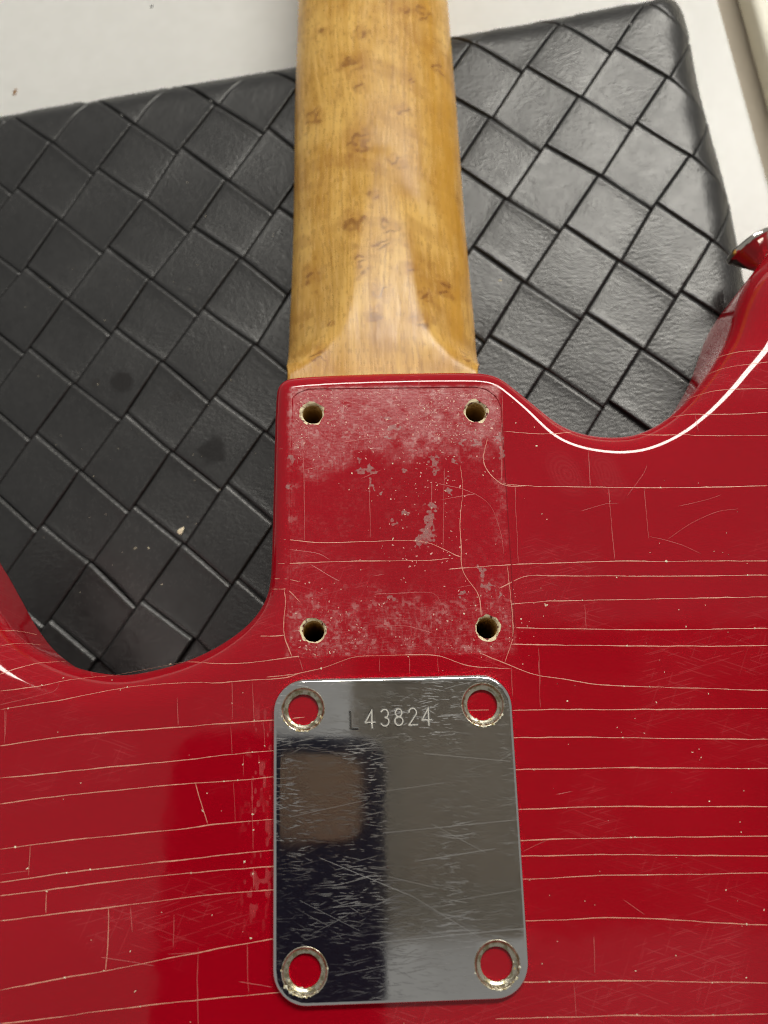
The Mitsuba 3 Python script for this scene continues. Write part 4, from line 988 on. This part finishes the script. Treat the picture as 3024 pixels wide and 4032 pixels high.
def cracks():
    r = np.random.default_rng(5)
    sets = {'cream': [], 'pink': []}
    for kind, w, pts in CRACKS:
        a = np.array([list(q) + [0, 0, 0, 1] if len(q) == 2 else q for q in pts], float)
        c = catmull(a, 0.8)
        xyz, n = c[:, :3].copy(), c[:, 3:]
        n /= np.linalg.norm(n, axis=1)[:, None]
        flat = n[:, 2] > .9995
        inside = shapely.contains(IMPRECT.buffer(-.3), shapely.points(xyz[:, :2])) & flat
        xyz[inside, 2] = np.minimum(xyz[inside, 2], -0.24)
        sets[kind].append(ribbon(xyz, n, w, .14, r))
        # tiny flakes lost along the crack
        for _ in range(int(len(xyz) / 60) if kind == 'cream' else 0):
            k = r.integers(len(xyz))
            specks.append((xyz[k], n[k], .10 + .10 * abs(r.normal())))
    for kind, L in sets.items():
        if L:
            key = 'electric_guitar__body__lacquer_crack' + ('' if kind == 'cream' else '_001')
            put(key, trimesh.util.concatenate(L), 'crack_' + kind, True)
            tag(key, 'cream hairline cracks in the red lacquer' if kind == 'cream' else 'faint pink hairline cracks in the red lacquer', kind='stuff')


specks = []
cracks()

# ------------------------------------------------------------------ crumbs: torn wood fibre and paint dust
def lump(c, n, s, r, flat=.55, long=1.0):
    n = np.asarray(n, float) / np.linalg.norm(n)
    a = np.cross(n, [.3, .9, .1]); a /= np.linalg.norm(a); b = np.cross(n, a)
    th = r.uniform(0, 2 * math.pi); a, b = a * math.cos(th) + b * math.sin(th), b * math.cos(th) - a * math.sin(th)
    q = r.normal(0, 1, (11, 3)); q /= np.linalg.norm(q, axis=1)[:, None]
    q *= [s * long, s / long ** .5, s * flat]
    h = trimesh.convex.convex_hull(q)
    v = h.vertices[:, :1] * a + h.vertices[:, 1:2] * b + h.vertices[:, 2:3] * n
    return trimesh.Trimesh(v + np.asarray(c) + n * s * flat * .5, h.faces, process=False)


rr = np.random.default_rng(21)
L1, L2 = [], []
for c, n, s in specks:
    L1.append(lump(c, n, s, rr))
SPECKS = [(29.2,27.5,0.08),(32.5,21.2,0.14),(32.7,16.6,0.25),(71.2,6.1,0.11),(74.6,-4.9,0.11),(56.6,-9.2,0.14),(59.0,-7.1,0.11),(77.7,-0.0,0.08),(32.8,0.2,0.11),(32.4,-20.8,0.25),(31.5,-23.2,0.14),(61.7,-22.3,0.14),(63.0,-26.1,0.20),(67.8,-21.4,0.11),(71.2,-9.2,0.11),(74.4,-10.0,0.11),(78.4,-12.1,0.11),(56.3,-33.4,0.11),(34.3,-19.5,0.11),(28.3,-24.3,0.11),(27.8,-25.3,0.11),(28.2,22.2,0.11),(27.7,27.5,0.08),(31.4,-16.9,0.08),(48.6,3.0,0.08),(35.4,-41.7,0.21),(54.7,-42.4,0.16),(57.1,-36.0,0.13),(45.7,-47.5,0.13),(34.9,-50.8,0.11),(61.3,-53.0,0.16),(63.1,-54.1,0.13),(63.8,-63.1,0.19),(69.8,-67.4,0.13),(69.8,-69.4,0.16),(65.2,-80.6,0.16),(47.4,-69.8,0.16),(38.8,-73.0,0.13),(27.2,-55.8,0.13),(33.5,-63.7,0.11),(73.0,-56.7,0.16),(71.4,-61.1,0.11),(53.5,-92.6,0.16),(45.1,-95.2,0.19),(67.3,-97.1,0.16),(72.6,-84.6,0.16),(60.3,-97.8,0.13),(44.6,-103.1,0.16),(59.8,-103.6,0.16),(28.8,-80.6,0.13),(37.9,-82.7,0.11),(35.9,-81.9,0.11),(24.8,-77.6,0.13),(53.6,-39.0,0.13),(70.7,-40.0,0.13),(-31.8,-86.9,0.27),(-77.0,-72.7,0.21),(-58.7,-36.7,0.21),(-62.0,-35.2,0.15),(-72.8,-77.1,0.18),(-31.5,-74.9,0.21),(-33.3,-72.5,0.27),(-31.7,-63.3,0.24),(-31.5,-66.4,0.21),(-42.0,-62.3,0.27),(-41.2,-58.9,0.15),(-34.9,-56.4,0.18),(-31.9,-50.8,0.18),(-31.7,-44.2,0.18),(-36.4,-40.6,0.12),(-72.3,-34.5,0.15),(-72.7,-45.8,0.12),(-67.3,-56.2,0.12),(-55.6,-88.7,0.15),(-54.3,-96.0,0.18),(-39.6,-82.5,0.15),(-60.6,-92.1,0.18),(-69.1,-73.7,0.18),(-33.9,-53.3,0.18),(-30.5,-53.0,0.15),(-29.4,-49.6,0.15),(-60.1,-37.3,0.12),(-76.7,-35.9,0.15),(-10.1,10.6,0.25),(-10.8,6.6,0.16),(9.6,22.1,0.14),(-8.4,21.6,0.14),(4.6,11.5,0.11),(32.6,16.6,0.19),(28.2,22.3,0.14),(1.4,-31.5,0.16),(11.4,-9.0,0.19),(32.1,-20.7,0.25),(-11.8,-21.4,0.14),(-8.5,-12.0,0.14),(-21.5,19.4,0.11),(32.5,21.2,0.14),(32.8,0.2,0.11),(-18.7,-30.6,0.16),(7.9,-25.6,0.16),(-15.6,-30.0,0.14),(12.0,10.7,0.16),(11.7,8.6,0.16),(4.9,4.9,0.11),(-6.4,6.9,0.16)]

for x, y, s in SPECKS:
    z = -.24 if IMPRECT.contains(Point(x, y)) else 0
    L1.append(lump((x, y, z), (0, 0, 1), s, rr, .5, rr.uniform(1, 1.6)))
for _ in range(230):                                        # fine dust, thickest round the screw holes
    if rr.random() < .62:
        h = HOLES[rr.integers(4)]; a = rr.uniform(0, 6.283); d = 3.2 + abs(rr.normal(0, 4.5)); x, y = h[0] + d * math.cos(a), h[1] + d * math.sin(a)
    else:
        x, y = rr.uniform(-75, 75), rr.uniform(-115, 15)
    if not Polygon(OUT).buffer(-11).contains(Point(x, y)) and not IMPRECT.contains(Point(x, y)): continue
    if abs(x - PC[0]) < 26.5 and abs(y - PC[1]) < 33: continue
    z = -.24 if IMPRECT.contains(Point(x, y)) else 0
    (L1 if rr.random() < .45 else L2).append(lump((x, y, z), (0, 0, 1), min(.05 + abs(rr.normal(0, .075)), .24), rr))
for _ in range(1000):                                       # torn flakes of finish clinging in the plate's print
    zone = rr.random()
    if zone < .62: x, y = rr.uniform(-24, 24), 31 - abs(rr.normal(0, 9.5))
    elif zone < .76: x, y = rr.normal(6, 6), rr.uniform(-12, 16)
    else: x, y = rr.uniform(-24, 24), -31 + abs(rr.normal(0, 8.5))
    if zone < .62 and meshkit.fbm(np.array([x * .22, y * .22, 1.0]), 3, 9) < .47 + .010 * max(0, 20 - y): continue
    if zone >= .76 and meshkit.fbm(np.array([x * .22, y * .22, 4.0]), 3, 9) < .48: continue
    if not IMPRECT.buffer(-.8).contains(Point(x, y)) or min(math.hypot(x - a, y - b) for a, b in HOLES) < 3.2: continue
    (L1 if rr.random() < .10 else L2).append(lump((x, y, -.24), (0, 0, 1), min(.05 + abs(rr.normal(0, .085)), .30), rr, .25, rr.uniform(1, 1.9)))
put('paint_crumbs', trimesh.util.concatenate(L1), 'crumb_cream', False)
tag('paint_crumbs', 'cream crumbs of torn paint and wood strewn over the red guitar back', 'crumbs', kind='stuff')
put('paint_dust', trimesh.util.concatenate(L2), 'crumb_pink', False)
tag('paint_dust', 'fine pink lacquer dust scattered round the screw holes', 'dust', kind='stuff')


def on_pad(a, b, s, key, label, long=1.3, mat='crumb_cream', h=None, cat='crumb'):
    c = pad_wrap(np.array([[a, b]]), .05)[0] if h is None else loc(a, b, h)
    put(key, lump(c, PN, s, rr, .55, long), mat, 50)
    tag(key, label, cat)


on_pad(-61.0, -44.6, 1.05, 'wood_chip', 'pale wood chip lying on the black pad left of the guitar heel', 1.6, cat='chip')
on_pad(-74.7, -49.0, .45, 'crumb', 'small cream crumb on the black pad below the pale wood chip')
on_pad(-70.6, -49.2, .32, 'crumb_001', 'tiny cream crumb just right of the small one on the black pad')
on_pad(36.2, 28.0, .40, 'crumb_002', 'cream crumb on the grey lit side of the pad, right of the neck heel')
on_pad(-133.8, 128.0, .95, 'crumb_003', 'brown crumb on the white table in the upper left', 1.7, 'crumb_brown', -THICK)
on_pad(-83.5, 158.8, .55, 'crumb_004', 'grey speck on the white table near the top edge of the photo', 1.2, 'lens_black', -THICK)
L3 = []
for _ in range(70):
    a, b = rr.uniform(-115, -28), rr.uniform(-62, 75)
    L3.append(lump(pad_wrap(np.array([[a, b]]), .0)[0], PN, .06 + abs(rr.normal(0, .07)), rr))
put('pad_dust', trimesh.util.concatenate(L3), 'crumb_cream', False)
tag('pad_dust', 'pale dust specks scattered over the left half of the black pad', 'dust', kind='stuff')


# ------------------------------------------------------------------ the phone that takes the picture, mirrored dark blue in the plate and the lacquer
def phone():
    def cam(v, back=1.6):
        v = np.asarray(v, float)
        return CAM + v[:, :1] * RIGHT + v[:, 1:2] * UP + (v[:, 2:3] - back) * VIEW
    def box(x0, x1, y0, y1, z0, z1, r, e):
        P = []
        for inset, z in ((e, z0), (0, z0 + e), (0, z1 - e), (e, z1)):
            p = np.array(Polygon([(x0, y0), (x1, y0), (x1, y1), (x0, y1)]).buffer(-r).buffer(r - inset, quad_segs=8).exterior.coords)[:-1]
            P.append(np.c_[p, np.full(len(p), z)])
        h = m3.Manifold.hull_points(np.vstack(P)).to_mesh()
        return trimesh.Trimesh(cam(h.vert_properties[:, :3]), h.tri_verts, process=False)
    put('smartphone__body', box(-76, 13, -128, 26, -9.5, -1.6, 11, .8), 'phone_blue', 40)
    put('smartphone__camera_island', box(-35, 3.5, -19, 17, -1.6, 0.2, 8, .5), 'phone_glass', 40)
    tag('smartphone', 'dark blue smartphone taking the photo, seen only as the dark reflection in the chrome plate', 'smartphone')


phone()


# ------------------------------------------------------------------ added unseen hood: darkens what the plate and the lacquer mirror
def add_blocker():
    o = m3.Manifold.hull_points(np.array([(sx * w, sy * d, z) for sx in (-1, 1) for sy in (-1, 1) for w, d, z in ((190, 122, 0), (150, 90, 60))]))
    i = m3.Manifold.hull_points(np.array([(sx * w, sy * d, z) for sx in (-1, 1) for sy in (-1, 1) for w, d, z in ((186, 118, -1), (146, 86, 56))]))
    m = (o - i).to_mesh()
    put('added_blocker__hood', trimesh.Trimesh(m.vert_properties[:, :3] + [178, -48, 600], m.tri_verts, process=False), 'blocker_grey', 30)
    c = trimesh.creation.cylinder(4, 900, sections=16); c.apply_translation([178, -58, 1108])
    put('added_blocker__cord', c, 'blocker_grey', 30)
    tag('added_blocker', 'added unseen grey hood above the guitar, darkening what the chrome plate and lacquer mirror', 'added blocker')


add_blocker()
